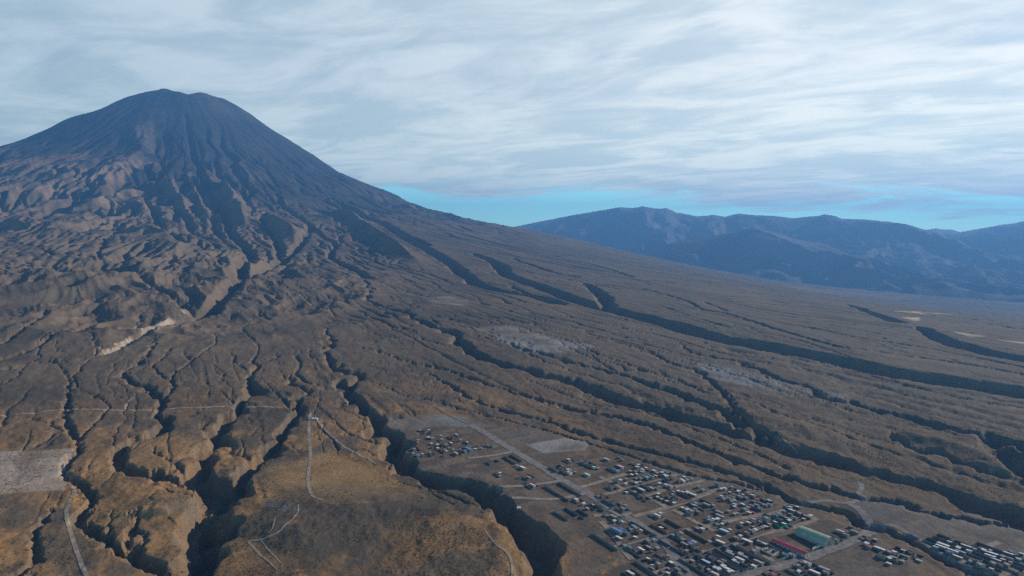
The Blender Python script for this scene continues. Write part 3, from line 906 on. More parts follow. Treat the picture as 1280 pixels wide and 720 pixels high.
def path(name, pts, width, mat, label, lift=0.30, ragged=0.18):
    P = smooth_line(at(*np.array(pts, float).T), 10)
    if name != 'track':
        STREETS.append((P, width / 2))
    L = np.concatenate([[0], np.cumsum(np.hypot(*np.diff(P, axis=0).T))])
    n = max(int(L[-1] / 2.5), 4)
    s = np.linspace(0, L[-1], n)
    C = np.stack([np.interp(s, L, P[:, 0]), np.interp(s, L, P[:, 1])], -1)
    T = np.gradient(C, axis=0)
    T /= np.hypot(T[:, 0], T[:, 1])[:, None] + 1e-9
    R = np.stack([T[:, 1], -T[:, 0]], -1)
    k = 7
    o = np.linspace(-0.5, 0.5, k)
    width = width * (0.3 + 0.7 * np.minimum(1, np.minimum(s, L[-1] - s) / 25.0)) if name == 'track' else width
    wl_ = width * (1 + ragged * fbm(s / 9, s * 0 + len(pts), 2, 701))
    wr_ = width * (1 + ragged * fbm(s / 9, s * 0 + len(pts), 2, 711))
    off = np.where(o[None] < 0, o[None] * wl_[:, None], o[None] * wr_[:, None])
    X = C[:, 0:1] + R[:, 0:1] * off
    Y = C[:, 1:2] + R[:, 1:2] * off
    Z = ground_rel(X, Y) + ZOFF + lift
    ob = sheet_mesh(name, X, Y, Z, None, np.ones((n - 1, k - 1), bool), mat, 'structure')
    ob['label'] = label
    return ob


path('avenue', [(588, 531), (606, 541), (640, 562), (700, 598), (742, 621), (770, 640), (800, 656), (826, 674), (848, 702), (864, 735)], 13, M_ROAD, 'wide grey avenue running down through the village', 0.36)
path('road', [(885, 732), (924, 720), (977, 708), (1011, 697), (1052, 682), (1078, 670), (1096, 659)], 12, M_ROAD, 'grey main road below the green hangar', 0.36)
path('road', [(980, 632), (1010, 629), (1036, 626), (1056, 629), (1072, 626), (1080, 622), (1073, 617), (1077, 609), (1074, 602)], 7, M_ROAD, 'grey road winding up from the top of the village')
path('road', [(1062, 629), (1079, 642), (1086, 657), (1090, 668)], 11, M_ROAD, 'short grey link road beside the ditch', 0.33)
path('road', [(1092, 662), (1106, 658), (1118, 658), (1146, 673), (1167, 688), (1211, 711), (1240, 727)], 8, M_ROAD, 'grey road curving along the dark ditch', 0.42)
for i, pts in enumerate([
        [(727, 609), (755, 601), (783, 592)],
        [(744, 621), (780, 612), (812, 604), (848, 593)],
        [(792, 646), (836, 634), (880, 619), (897, 611)],
        [(806, 620), (852, 607), (880, 601)],
        [(822, 671), (870, 660), (900, 654), (927, 648), (966, 641), (987, 633)],
        [(849, 701), (876, 692), (920, 681), (948, 669), (992, 659), (1022, 648)],
        [(764, 686), (790, 679), (820, 671)],
        [(812, 718), (852, 707)],
        [(750, 596), (768, 605), (782, 613)],
        [(810, 622), (834, 634)],
        [(842, 637), (870, 653), (892, 664)],
        [(955, 694), (975, 708)],
        [(640, 565), (612, 570), (585, 573)],
        [(708, 600), (660, 607), (620, 614)],
        [(735, 617), (690, 624), (640, 622)],
        [(1200, 704), (1230, 685), (1250, 678)],
        [(1250, 722), (1290, 700)],
        [(742, 645), (790, 690 - 48)],
        [(752, 652), (768, 672), (790, 700)]]):
    path('street', pts, 7.5, M_STREET, 'pale dirt street of the village', 0.30 + 0.006 * i)
for i, (pts, w, lab) in enumerate([
        ([(-20, 519), (40, 517), (80, 515), (150, 513), (190, 514), (240, 510), (310, 509), (358, 510)], 6.5, 'pale dirt road crossing the heads of the left ravines'),
        ([(156, 512), (159, 505), (166, 497)], 5, 'short dirt spur above the left crossing road'),
        ([(388, 512), (386, 540), (388, 570), (385, 600), (391, 620), (406, 626)], 4.8, 'pale dirt track running down to the orange hilltop'),
        ([(392, 522), (410, 541), (435, 561), (470, 580)], 3.8, 'narrow dirt track slanting towards the ravine'),
        ([(397, 527), (420, 526), (446, 528)], 4.5, 'short pale track beside the white shed'),
        ([(86, 594), (93, 612), (83, 638), (88, 665), (100, 700), (113, 730)], 4.2, 'dirt road winding down beside the left pad'),
        ([(0, 650), (28, 634), (52, 620), (76, 612)], 3, 'faint track across the orange slope'),
        ([(373, 630), (371, 643), (351, 663), (332, 673), (311, 677), (322, 690), (347, 713)], 2.6, 'thin track winding down the dark slope from the pond pad'),
        ([(344, 646), (341, 660), (331, 673)], 2.2, 'thin track branch beside the pond pad'),
        ([(326, 675), (338, 690), (353, 706)], 2.2, 'second thin track branch down the foreground slope'),
        ([(460, 452), (480, 470), (505, 488), (540, 506), (564, 521), (590, 532)], 3.2, 'faint track leading up the fan from the avenue'),
        ([(968, 547), (984, 553), (996, 566)], 5, 'track on the floor of the big ravine'),
        ([(606, 663), (620, 680), (638, 697), (640, 722)], 3, 'thin track along the near ravine rim')]):
    path('track', pts, w, M_FAINT if lab.startswith('faint') else M_TRACK, lab, 0.30 + 0.005 * i)

# ----------------------------------------------------------------------------- village
AX = np.array([0.545, -0.838])            # down the avenue
BX = np.array([0.838, 0.545])             # across it
ROT_A = math.atan2(AX[1], AX[0])

ROOFS = {
    'white': simple('roof_white', (0.58, 0.59, 0.61), 0.5, 0.3, 0.3, spec=0.5),
    'grey': simple('roof_grey', (0.27, 0.28, 0.30), 0.6, 0.3, 0.4),
    'dark': simple('roof_dark', (0.085, 0.075, 0.075), 0.8, 0.3, 0.4),
    'blue': simple('roof_blue', (0.10, 0.20, 0.42), 0.5, 0.2, 0.4),
    'pale blue': simple('roof_pale_blue', (0.42, 0.52, 0.68), 0.5, 0.2, 0.4),
    'turquoise': simple('roof_turquoise', (0.12, 0.45, 0.52), 0.5, 0.2, 0.4),
    'pink': simple('roof_pink', (0.62, 0.40, 0.42), 0.6, 0.2, 0.4),
    'red': simple('roof_red', (0.40, 0.07, 0.08), 0.6, 0.2, 0.4),
    'beige': simple('roof_beige', (0.40, 0.33, 0.23), 0.7, 0.2, 0.4),
}
WALLS = [simple('wall_brick', (0.20, 0.115, 0.08), 0.9, 0.25, 1.2), simple('wall_block', (0.17, 0.165, 0.16), 0.9, 0.25, 1.0),
         simple('wall_painted', (0.38, 0.37, 0.36), 0.8, 0.2, 1.0), simple('wall_mud', (0.22, 0.17, 0.125), 0.95, 0.25, 1.0)]
M_DOOR = simple('door_metal', (0.10, 0.09, 0.10), 0.6)
M_GLASS = simple('window_glass', (0.03, 0.04, 0.05), 0.15, 0.1, spec=0.5)
M_PLOT = [simple('plot_wall_block', (0.135, 0.130, 0.128), 0.95, 0.25, 0.8), simple('plot_wall_brick', (0.17, 0.11, 0.08), 0.95, 0.25, 0.8)]


class MB:
    """collects boxes and prisms into one mesh"""
    def __init__(self):
        self.v, self.f = [], []

    def box(self, x0, x1, y0, y1, z0, z1, dz=0.0):
        """a box whose top and bottom climb by dz from y0 to y1"""
        n = len(self.v)
        self.v += [(x0, y0, z0), (x1, y0, z0), (x1, y1, z0 + dz), (x0, y1, z0 + dz), (x0, y0, z1), (x1, y0, z1), (x1, y1, z1 + dz), (x0, y1, z1 + dz)]
        self.f += [tuple(n + i for i in q) for q in ((3, 2, 1, 0), (4, 5, 6, 7), (0, 1, 5, 4), (1, 2, 6, 5), (2, 3, 7, 6), (3, 0, 4, 7))]

    def prism(self, prof, x0, x1):
        """a closed outline in y, z carried from x0 to x1"""
        n, k = len(self.v), len(prof)
        self.v += [(x0, y, z) for y, z in prof] + [(x1, y, z) for y, z in prof]
        self.f += [tuple(n + i for i in range(k)), tuple(n + k + i for i in reversed(range(k)))]
        self.f += [(n + (i + 1) % k, n + i, n + k + i, n + k + (i + 1) % k) for i in range(k)]

    def mesh(self, name, mat):
        me = bpy.data.meshes.new(name)
        me.from_pydata(self.v, [], self.f)
        me.validate()
        me.update()
        me.materials.append(mat)
        return me


def link(name, data, parent=None):
    o = bpy.data.objects.new(name, data)
    if parent is None:
        o['kind'] = 'thing'
    col.objects.link(o)
    if parent is not None:
        o.parent = parent
    return o


_protos = {}


def house_parts(form, colour, wall):
    """meshes of one kind of house: long axis x, the roof falls towards -y"""
    key = (form, colour, wall)
    if key in _protos:
        return _protos[key]
    wm, rm = WALLS[wall], ROOFS[colour]
    L, W, H = {'hut': (6.0, 4.6, 2.5), 'house': (8.5, 6.5, 2.9), 'shed': (13.0, 5.0, 2.7), 'hall': (19.0, 7.5, 3.4), 'two_storey': (8.0, 7.0, 5.4)}[form]
    x, y = L / 2, W / 2
    parts = []
    w = MB()
    t = 0.2
    slope = 0.12 * W if form in ('hut', 'shed', 'hall') else 0.0
    # four walls with the doorway left open in the front one
    dw = 1.0 if form != 'hall' else 3.0
    w.box(-x, -0.5 - dw / 2, -y, -y + t, -1.2, H)
    w.box(-0.5 + dw / 2, x, -y, -y + t, -1.2, H)
    w.box(-0.5 - dw / 2, -0.5 + dw / 2, -y, -y + t, 2.1, H)
    w.box(-x, x, y - t, y, -1.2, H + slope)
    for s in (-1, 1):
        xa, xb = (-x, -x + t) if s < 0 else (x - t, x)
        w.prism([(-y + t, -1.2), (y - t, -1.2), (y - t, H + slope * (1 - t / W)), (-y + t, H + slope * t / W)], xa, xb)
    if slope == 0.0:
        # a flat slab behind a low parapet
        w.box(-x, x, -y - 0.003, -y + t, H + 0.16, H + 0.55)
        w.box(-x, x, y - t, y + 0.003, H + 0.16, H + 0.55)
        w.box(-x - 0.003, -x + t, -y + t, y - t, H + 0.16, H + 0.55)
        w.box(x - t, x + 0.003, -y + t, y - t, H + 0.16, H + 0.55)
    parts.append(('wall', w.mesh('wall', wm)))
    r = MB()
    if slope:
        e = 0.35
        r.box(-x - e, x + e, -y - e, y + e, H - e * slope / W + 0.01, H - e * slope / W + 0.12, slope * (W + 2 * e) / W)
        k = -x - e + 0.4
        while k < x + e - 0.3:                                    # ribs of the sheeting
            r.box(k, k + 0.12, -y - e, y + e, H - e * slope / W + 0.12, H - e * slope / W + 0.17, slope * (W + 2 * e) / W)
            k += 0.9
    else:
        r.box(-x, x, -y, y, H, H + 0.16)
        r.box(-x + 0.6, -x + 2.4, y - 2.6, y - 0.6, H + 0.16, H + 1.3)   # stair head or tank on the slab
    parts.append(('roof', r.mesh('roof', rm)))
    d = MB()
    d.box(-0.5 - dw / 2, -0.5 + dw / 2, -y + 0.06, -y + 0.12, -0.3, 2.1)
    parts.append(('door', d.mesh('door', M_DOOR)))
    g = MB()
    g.box(0.8, 2.1, -y - 0.03, -y - 0.003, 1.0, 2.0)
    parts.append(('window', g.mesh('window', M_GLASS)))
    if form == 'two_storey':
        g = MB()
        g.box(-2.0, -0.6, -y - 0.03, -y - 0.003, 3.6, 4.7)
        parts.append(('window', g.mesh('window', M_GLASS)))
    _protos[key] = (parts, L, W)
    return _protos[key]


# zoomed views of the photograph in which the roofs were read: origin and scale
VIEW = {1: (500, 520, 6.4), 2: (680, 560, 6.4), 3: (720, 608, 6.4), 4: (880, 608, 6.4), 5: (1080, 608, 6.4), 6: (1150, 640, 9.846)}
# w small white hut, W long white shed, g grey house, G long grey shed, d dark house, b blue, B long blue, l pale blue shed, t turquoise, p pink, P long pink, r red, e beige, 2 grey two-storey
HOUSES = {
    1: "w230,168 g262,172 w330,158 g150,190 d205,112 d255,125 d300,165 l450,148 d425,166 g490,190 w115,263 w180,305 g145,312 g245,290 w300,228 w410,213 g370,228 d330,210 w540,208 w485,268 W450,298 B552,264 w602,260 g520,278 g430,268 g360,266 g395,252 d280,298 g100,205 g705,232 g738,238 w800,455 W980,412 G1030,490 P1030,545",
    2: "w197,90 p195,172 p203,197 d140,165 d105,180 d165,190 g150,145 W345,210 w300,108 d330,122 d380,140 w402,153 w430,157 W500,88 g630,90 g600,72 P612,148 b556,165 g590,182 w690,185 g735,187 w755,132 w745,150 w788,170 w742,210 g775,240 t826,236 t862,230 g798,228 w880,180 g905,196 w937,196 w970,215 w1000,221 g985,196 g957,183 g1012,190 d1082,265 w1095,256 w1130,270 g1152,255 g1185,248 w610,258 d585,268 w655,283 g640,265 w750,283 g710,270 d540,310 w925,283 p978,295 p1002,312 W780,333 w725,350 g752,322 d700,345 l860,320 g892,327 d820,308 d850,298 d882,303 g920,310 b790,390 w910,393 w943,408 w980,425 w1032,447 w1073,343 w1110,355 W1190,372 w1150,360 d1000,390 d1040,392 d960,388 r1085,405 d1058,425 r1098,418 g1030,373 g1240,310 g1275,335 w258,410 w318,445 w395,455 W555,547 w565,585 w628,590 d600,575 W905,540 w932,522 g635,485 d450,395 d530,440 d645,548 w935,640 w1108,478 w1147,490 w1210,488 g1180,503 g1230,512 d1165,525 g1215,530",
    3: "B300,356 b362,348 b402,376 W320,402 g480,335 g442,345 d500,362 g460,318 w518,350 w475,408 W1145,208 G1150,238 w1062,248 w1100,263 w1138,272 w1165,295 w1212,283 w1270,220 g1080,278 w1165,78 w1230,45 g1250,85 w1250,117 g1222,97 w1160,20 w1190,15 w1245,5 G1045,145 g1100,152 g960,135 w1010,338 l1185,358 w1232,347 w1140,400 W1155,448 d1115,415 w780,392 w833,368 d826,402 w855,425 G870,464 b915,464 w885,515 d950,490 d815,380 W522,508 g390,495 g422,490 g575,435 g632,430 g655,495 d600,462 d478,502 w575,580 w745,555 w805,622 2705,652 w620,640 w615,680 d640,590 w735,695 l435,697 g860,685 d720,572 d700,612 l1040,605 w1140,665 w1210,662 w1265,595 w1265,685 g1180,600 P1110,703 G1230,540 d1090,575 d1000,640",
    4: "w275,38 w350,50 w387,68 w310,64 G235,90 w228,117 g290,82 g255,72 g330,88 g180,97 g480,105 w403,122 w515,112 g440,130 g472,142 g420,150 g502,152 g380,155 g350,167 w375,217 w248,220 g450,180 g330,182 w660,163 W700,193 w640,200 g600,220 g572,232 g628,237 g690,222 g722,250 w655,252 W830,245 w800,263 w868,240 g765,215 w450,285 2500,275 w678,270 w640,300 w705,258 w495,322 w466,331 w438,341 w412,350 g380,356 g340,370 w300,295 w355,292 w290,397 W345,418 g258,412 w488,460 e455,448 g430,500 g408,516 b650,550 g702,552 p290,545 w330,568 W285,583 w245,598 G435,607 w410,660 w110,665 w185,660 w230,690 g150,602 w745,630 p808,605 w760,682 W885,690 G960,660 g992,682 r555,705 P1090,360 g1122,382 W1205,365 g1062,435 2110,0",
    5: "w20,458 r40,480 W125,500 g190,520 w235,525 W325,558 w203,577 d250,545 d150,565 d385,540 d30,420",
    6: "W285,407 W262,432 W370,470 W470,508 W460,555 w360,370 w400,345 w470,440 W565,425 g615,440 w655,485 b380,500 d335,455 w210,425 d520,470 w620,610 W880,515 W862,542 w828,490 W1085,515 g1015,550 l940,590 g1105,578 w1215,578 g1120,490 g900,635 w880,705 g740,650 g790,662 g1080,660 d960,640 d700,620",
}
FORM = {'w': ('hut', 'white'), 'W': ('shed', 'white'), 'g': ('house', 'grey'), 'G': ('shed', 'grey'), 'd': ('house', 'dark'), 'b': ('house', 'blue'), 'B': ('hall', 'blue'),
        'l': ('shed', 'pale blue'), 't': ('house', 'turquoise'), 'p': ('house', 'pink'), 'P': ('shed', 'pink'), 'r': ('house', 'red'), 'e': ('house', 'beige'), '2': ('two_storey', 'grey')}
NOUN = {'hut': 'huts', 'shed': 'long sheds', 'house': 'houses', 'hall': 'big sheds', 'two_storey': 'two-storey houses'}
ONE = {'hut': 'hut', 'shed': 'long shed', 'house': 'house', 'hall': 'big shed', 'two_storey': 'two-storey house'}
BLOCKS = [((535, 546), 'far rows by the ravine bend'), ((570, 560), 'near rows by the ravine bend'), ((640, 590), 'open plots left of the avenue'), ((704, 587), 'cluster beside the far avenue'),
          ((737, 580), 'far strip of the grid'), ((775, 582), 'plots round the pink shed'), ((808, 594), 'block with turquoise roofs'), ((832, 591), 'top edge by the gullies'), ((778, 603), 'small yard beside the cross street'),
          ((800, 612), 'block with pink roofs'), ((826, 608), 'middle of the pink roofed block'), ((845, 622), 'block with red roofed houses'), ((868, 604), 'plots at the gully edge'), ((725, 630), 'walled plots left of the avenue'),
          ((775, 650), 'yard above the blue compound'), ((820, 645), 'open plots right of the avenue'), ((865, 638), 'block of dark yards'), ((905, 645), 'block before the hangar lane'), ((918, 622), 'block nearest the upper gullies'),
          ((948, 630), 'dense block below the upper gullies'), ((985, 643), 'block behind the green fence'), ((950, 660), 'row left of the green fence'), ((925, 668), 'lane corner left of the hangar'), ((905, 670), 'yards above the lower lane'),
          ((780, 667), 'blue roofed compound'), ((805, 688), 'walled yards left of the avenue foot'), ((830, 708), 'yards at the avenue foot'), ((852, 678), 'yards right of the avenue foot'), ((895, 706), 'walled strips on the lower edge'),
          ((930, 700), 'walled strips by the main road'), ((955, 684), 'ruin yard left of the red shed'), ((990, 693), 'yard below the red shed'), ((1008, 712), 'yards below the main road'), ((1032, 712), 'lower yard of long sheds'),
          ((1055, 666), 'yard right of the hangar'), ((1090, 683), 'yard across from the hangar'), ((1120, 694), 'yard beside the ditch'), ((1182, 684), 'left walled compound past the ditch'), ((1205, 684), 'far side of the left compound'),
          ((1225, 702), 'right compound by the ditch'), ((1250, 697), 'right compound at the frame edge')]
ORD = 'first second third fourth fifth sixth seventh eighth ninth tenth eleventh twelfth thirteenth fourteenth fifteenth sixteenth'.split()


def off_street(p, need):
    """move a point away from any street it stands in"""
    for P, hw in STREETS:
        k = np.hypot(*(P - p).T).argmin()
        dv = p - P[k]
        d = np.hypot(*dv)
        if d < hw + need:
            if d < 0.3:
                t = P[min(k + 1, len(P) - 1)] - P[max(k - 1, 0)]
                dv = np.array([-t[1], t[0]])
                d = np.hypot(*dv) + 1e-9
                p = P[k] + dv / d * (hw + need)
            else:
                p = P[k] + dv / d * (hw + need)
    return p


def place_houses():
    rng = random.Random(5)
    items = []
    for v, text in HOUSES.items():
        ox, oy, s = VIEW[v]
        for w in text.split():
            x, y = w[1:].split(',')
            items.append([ox + float(x) / s, oy + float(y) / s, w[0]])
    # the roof was read, the ground lies a little lower in the picture
    P = at([i[0] for i in items], [i[1] + 2.0 for i in items])
    done = []
    rows = []
    for (px, py, c), p in zip(items, P):
        form, colour = FORM[c]
        if c in 'wW' and rng.random() < 0.25:
            colour = 'grey'
        L, W = {'hut': (6.0, 4.6), 'house': (8.5, 6.5), 'shed': (13.0, 5.0), 'hall': (19.0, 7.5), 'two_storey': (8.0, 7.0)}[form]
        sc = rng.uniform(0.64, 0.92)
        along_a = form in ('shed', 'hall') or rng.random() < 0.55
        p = np.array(p)
        p = off_street(p, 0.5 * W * sc + 0.8)
        half = 0.5 * np.array([L, W] if along_a else [W, L]) * sc + 0.3
        for k in range(16):                                     # step aside until it touches no neighbour
            moved = False
            for q, h in done:
                dv = np.array([(p - q) @ AX, (p - q) @ BX])
                ov = half + h - np.abs(dv)
                if (ov > 0).all():
                    ax = int(ov[1] < ov[0])
                    p = p + (AX, BX)[ax] * (ov[ax] + 0.15) * (1 if dv[ax] >= 0 else -1)
                    moved = True
            if not moved:
                break
        if moved:
            continue
        done.append((p, half))
        rows.append((px, py, form, colour, p, sc, along_a))
    # labels: which block, what look, where in that row of look-alikes
    buckets = {}
    for i, r in enumerate(rows):
        b = min(range(len(BLOCKS)), key=lambda k: (BLOCKS[k][0][0] - r[0])**2 + (2.0 * (BLOCKS[k][0][1] - r[1]))**2)
        buckets.setdefault((b, r[2], r[3]), []).append(i)
    lab = {}
    for (b, form, colour), ids in buckets.items():
        ids.sort(key=lambda i: project(rows[i][4][0], rows[i][4][1], 0 * rows[i][4][0] - 320)[0])
        for k, i in enumerate(ids):
            place = BLOCKS[b][1]
            if len(ids) == 1:
                lab[i] = f'only {colour} roofed {ONE[form]} in the {place}'
            elif k == 0:
                lab[i] = f'leftmost of the {colour} roofed {NOUN[form]} in the {place}'
            elif k == len(ids) - 1:
                lab[i] = f'rightmost of the {colour} roofed {NOUN[form]} in the {place}'
            else:
                lab[i] = f'{ORD[k]} {colour} roofed {ONE[form]} from left in the {place}'
    for i, (px, py, form, colour, p, sc, along_a) in enumerate(rows):
        wall = {'white': rng.choice((0, 1, 2, 3)), 'pink': 2, 'dark': rng.choice((0, 1))}.get(colour, rng.choice((0, 1, 1, 3)))
        parts, L, W = house_parts(form, colour, wall)
        rot = (ROT_A if along_a else math.atan2(BX[1], BX[0])) + rng.uniform(-0.05, 0.05)
        # the high side of the roof is turned away from the sun, so that the sheeting faces it
        ux, uy = math.cos(rot), math.sin(rot)
        if (uy * math.sin(SUN_AZ) - ux * math.cos(SUN_AZ)) < 0:
            rot += math.pi
        o = link({'hut': 'hut', 'shed': 'shed', 'hall': 'shed'}.get(form, 'house'), None)
        z = min(ground(p[0] + AX[0] * a + BX[0] * b, p[1] + AX[1] * a + BX[1] * b) for a in (-3, 0, 3) for b in (-3, 0, 3))
        o.location = (p[0], p[1], z + 0.1)
        o.rotation_euler = (0, 0, rot)
        o.scale = (sc, sc, rng.uniform(0.9, 1.12))
        o['label'] = lab[i]
        o['category'] = {'hut': 'hut', 'shed': 'shed', 'hall': 'shed'}.get(form, 'house')
        o['group'] = 'houses of the village'
        for nm, me in parts:
            link(nm, me, o)
    return rows


HOUSE_ROWS = place_houses()


def build_outbuildings():
    """the lean-tos, coops and stores beyond the houses counted above, too many and too small to tell apart"""
    rng = random.Random(33)
    mats = [ROOFS['white'], ROOFS['grey'], ROOFS['dark'], ROOFS['pale blue'], ROOFS['red'], WALLS[0], WALLS[1]]
    mb, mi, put = MB(), [], []
    for px, py, form, colour, p, sc, along_a in HOUSE_ROWS:
        for k in range(rng.choice((0, 1, 1, 2))):
            c = p + AX * rng.uniform(-13, 13) + BX * rng.uniform(-11, 11)
            l, w, h = rng.uniform(1.6, 3.4), rng.uniform(1.3, 2.2), rng.uniform(1.8, 2.5)
            R = math.hypot(l, w)
            if any(np.hypot(*(c - q)) < R + rr for q, rr in put):
                continue
            if any(abs((c - r[4]) @ AX) < l + 5 and abs((c - r[4]) @ BX) < w + 4.2 for r in HOUSE_ROWS if r[2] != 'shed') or any(abs((c - r[4]) @ AX) < l + 7 and abs((c - r[4]) @ BX) < w + 3.6 for r in HOUSE_ROWS if r[2] == 'shed'):
                continue
            if any(np.hypot(*(P - c).T).min() < hw + 2.5 for P, hw in STREETS):
                continue
            put.append((c, R))
            z = ground(*c)
            roof, wall = rng.choices((0, 1, 2, 3, 4), (4, 6, 5, 1, 0.25))[0], rng.choice((5, 6))
            t = rng.uniform(-0.06, 0.06)
            a, b = AX + BX * t, BX - AX * t

            def block(hl, hw, z0, z1, dz, m):
                n = len(mb.v)
                for q in (0, 1):
                    for sx, sy in ((-1, -1), (1, -1), (1, 1), (-1, 1)):
                        g = c + a * sx * hl + b * sy * hw
                        mb.v.append((g[0], g[1], z + (z1 if q else z0) + (dz if sy < 0 else 0) * (q if z0 < 0 else 1)))
                fs = [tuple(n + i for i in f) for f in ((3, 2, 1, 0), (4, 5, 6, 7), (0, 1, 5, 4), (1, 2, 6, 5), (2, 3, 7, 6), (3, 0, 4, 7))]
                mb.f.extend(fs)
                mi.extend([m] * len(fs))
            block(l, w, -0.8, h, 0.35, wall)
            block(l + 0.2, w + 0.2, h + 0.02, h + 0.12, 0.38, roof)
    me = bpy.data.meshes.new('outbuildings')
    me.from_pydata(mb.v, [], mb.f)
    for m in mats:
        me.materials.append(m)
    me.polygons.foreach_set('material_index', mi)
    bm_ = __import__('bmesh').new()
    bm_.from_mesh(me)
    __import__('bmesh').ops.recalc_face_normals(bm_, faces=bm_.faces)
    bm_.to_mesh(me)
    bm_.free()
    o = link('outbuildings', me)
    o['kind'] = 'stuff'
    o['label'] = 'small lean-tos and stores scattered between the village houses'


build_outbuildings()

# walled plots: view, centre, length down the avenue, width across it (m), the block they stand in
PLOTS = [(2, 155, 350, 52, 23, 0, 'large empty walled plot left of the avenue'), (2, 180, 530, 27, 18, 0, 'small dark walled plot beside the canyon rim'), (2, 295, 530, 22, 9, 0, 'narrow walled plot right of the small dark one'),
         (2, 475, 462, 24, 20, 0, 'walled plot hugging the left kerb of the avenue'), (1, 745, 372, 11, 17, 0, 'square walled plot alone in the open ground'), (1, 905, 348, 32, 13, 1, 'long narrow brick plot beside the far avenue'),
         (2, 560, 165, 14, 16, 0, 'walled yard round the far blue roof'), (2, 355, 130, 24, 12, 0, 'walled yard in the far strip of the grid'),
         (2, 770, 340, 24, 26, 1, 'brick yard round the long white shed in the pink block'), (2, 1040, 400, 30, 34, 1, 'brick yard in the red roofed block'), (2, 900, 300, 16, 40, 0, 'wide walled yard in the pink roofed block'),
         (3, 390, 395, 42, 60, 0, 'large walled compound with the blue roofs'), (3, 560, 480, 32, 46, 0, 'walled yard below the blue compound'), (3, 645, 635, 34, 30, 0, 'walled yard left of the avenue foot'),
         (3, 830, 480, 46, 20, 0, 'tall walled yard right of the avenue foot'), (3, 1010, 150, 26, 24, 0, 'walled yard with two grey sheds'), (3, 1165, 630, 44, 24, 0, 'walled yard at the lower edge with white huts'),
         (3, 1000, 630, 40, 22, 0, 'walled yard with a pale blue shed'), (3, 725, 325, 26, 26, 1, 'low brick plot right of the avenue'), (3, 920, 420, 36, 20, 1, 'empty brick plot above the lower lane'),
         (4, 195, 590, 46, 12, 0, 'left walled strip beside the main road'), (4, 258, 572, 46, 12, 0, 'middle walled strip beside the main road'), (4, 322, 553, 44, 12, 0, 'right walled strip beside the main road'), (4, 110, 620, 44, 14, 0, 'outermost walled strip on the lower edge'),
         (4, 470, 520, 44, 34, 0, 'walled yard of the beige ruin'), (4, 440, 140, 18, 36, 0, 'walled yard in the dense upper block'), (4, 655, 235, 34, 40, 0, 'walled yard behind the green fence'), (4, 410, 355, 16, 40, 1, 'brick yard of the row of white huts'),
         (5, 260, 545, 20, 36, 1, 'brick yard beside the ditch'), (6, 400, 470, 58, 11, 0, 'near half of the walled compound past the ditch'), (6, 530, 425, 58, 11, 0, 'far half of the walled compound past the ditch'),
         (6, 860, 590, 60, 15, 0, 'near half of the rightmost compound'), (6, 1040, 545, 60, 15, 0, 'far half of the rightmost compound'), (2, 110, 165, 18, 18, 0, 'walled yard beside the pink roofs near the avenue'),
         (4, 900, 690, 26, 26, 0, 'walled yard below the main road')]


def place_plots():
    rng = random.Random(9)
    for v, x, y, la, lb, m, label in PLOTS:
        ox, oy, s = VIEW[v]
        c = at([ox + x / s], [oy + y / s + 1.0])[0]
        o = link('plot_wall', None)
        o['label'], o['category'], o['group'] = label, 'wall', 'plot walls of the village'
        o.location = (c[0], c[1], ground(*c))
        h = rng.uniform(2.4, 3.2)
        t = 0.25
        mb = MB()

        def run(p0, p1, hh):
            n = max(int(np.hypot(*(p1 - p0)) / 6), 1)
            for k in range(n):
                a, b = p0 + (p1 - p0) * k / n, p0 + (p1 - p0) * (k + 1) / n
                d = (b - a) / np.hypot(*(b - a))
                nrm = np.array([-d[1], d[0]]) * t / 2
                za, zb = ground(*(c + a)) - ground(*c), ground(*(c + b)) - ground(*c)
                i = len(mb.v)
                for q, z in ((a - nrm, za), (b - nrm, zb), (b + nrm, zb), (a + nrm, za)):
                    mb.v.append((q[0], q[1], z - 1.0))
                for q, z in ((a - nrm, za), (b - nrm, zb), (b + nrm, zb), (a + nrm, za)):
                    mb.v.append((q[0], q[1], z + hh))
                mb.f += [tuple(i + k_ for k_ in f) for f in ((4, 5, 6, 7), (0, 1, 5, 4), (1, 2, 6, 5), (2, 3, 7, 6), (3, 0, 4, 7))]
        A, B = AX * la / 2, BX * lb / 2
        corners = [-A - B, A - B, A + B, -A + B]
        gap = rng.choice((1, 3))
        for k in range(4):
            p0, p1 = corners[k], corners[(k + 1) % 4]
            d = (p1 - p0) / np.hypot(*(p1 - p0)) * t / 2
            p0, p1 = p0 + d * (1.02 if k % 2 else -1), p1 - d * (1.02 if k % 2 else -1)
            if k == gap:                                        # a gateway
                mid = p0 + (p1 - p0) * rng.uniform(0.35, 0.6)
                g = (p1 - p0) / np.hypot(*(p1 - p0)) * 2.0
                run(p0, mid - g, h)
                run(mid + g, p1, h)
                gate = MB()
                u, w_ = mid - g, mid + g
                nn = np.array([-g[1], g[0]]) / 2.0 * 0.04
                z0 = ground(*(c + mid)) - ground(*c)
                i = 0
                gate.v = [(q[0], q[1], z) for z in (z0 + 0.05, z0 + h * 0.85) for q in (u - nn, w_ - nn, w_ + nn, u + nn)]
                gate.f = [(3, 2, 1, 0), (4, 5, 6, 7), (0, 1, 5, 4), (1, 2, 6, 5), (2, 3, 7, 6), (3, 0, 4, 7)]
                link('gate', gate.mesh('gate', M_DOOR), o)
            else:
                run(p0, p1, h)
        link('wall', mb.mesh('wall', M_PLOT[m]), o)


place_plots()


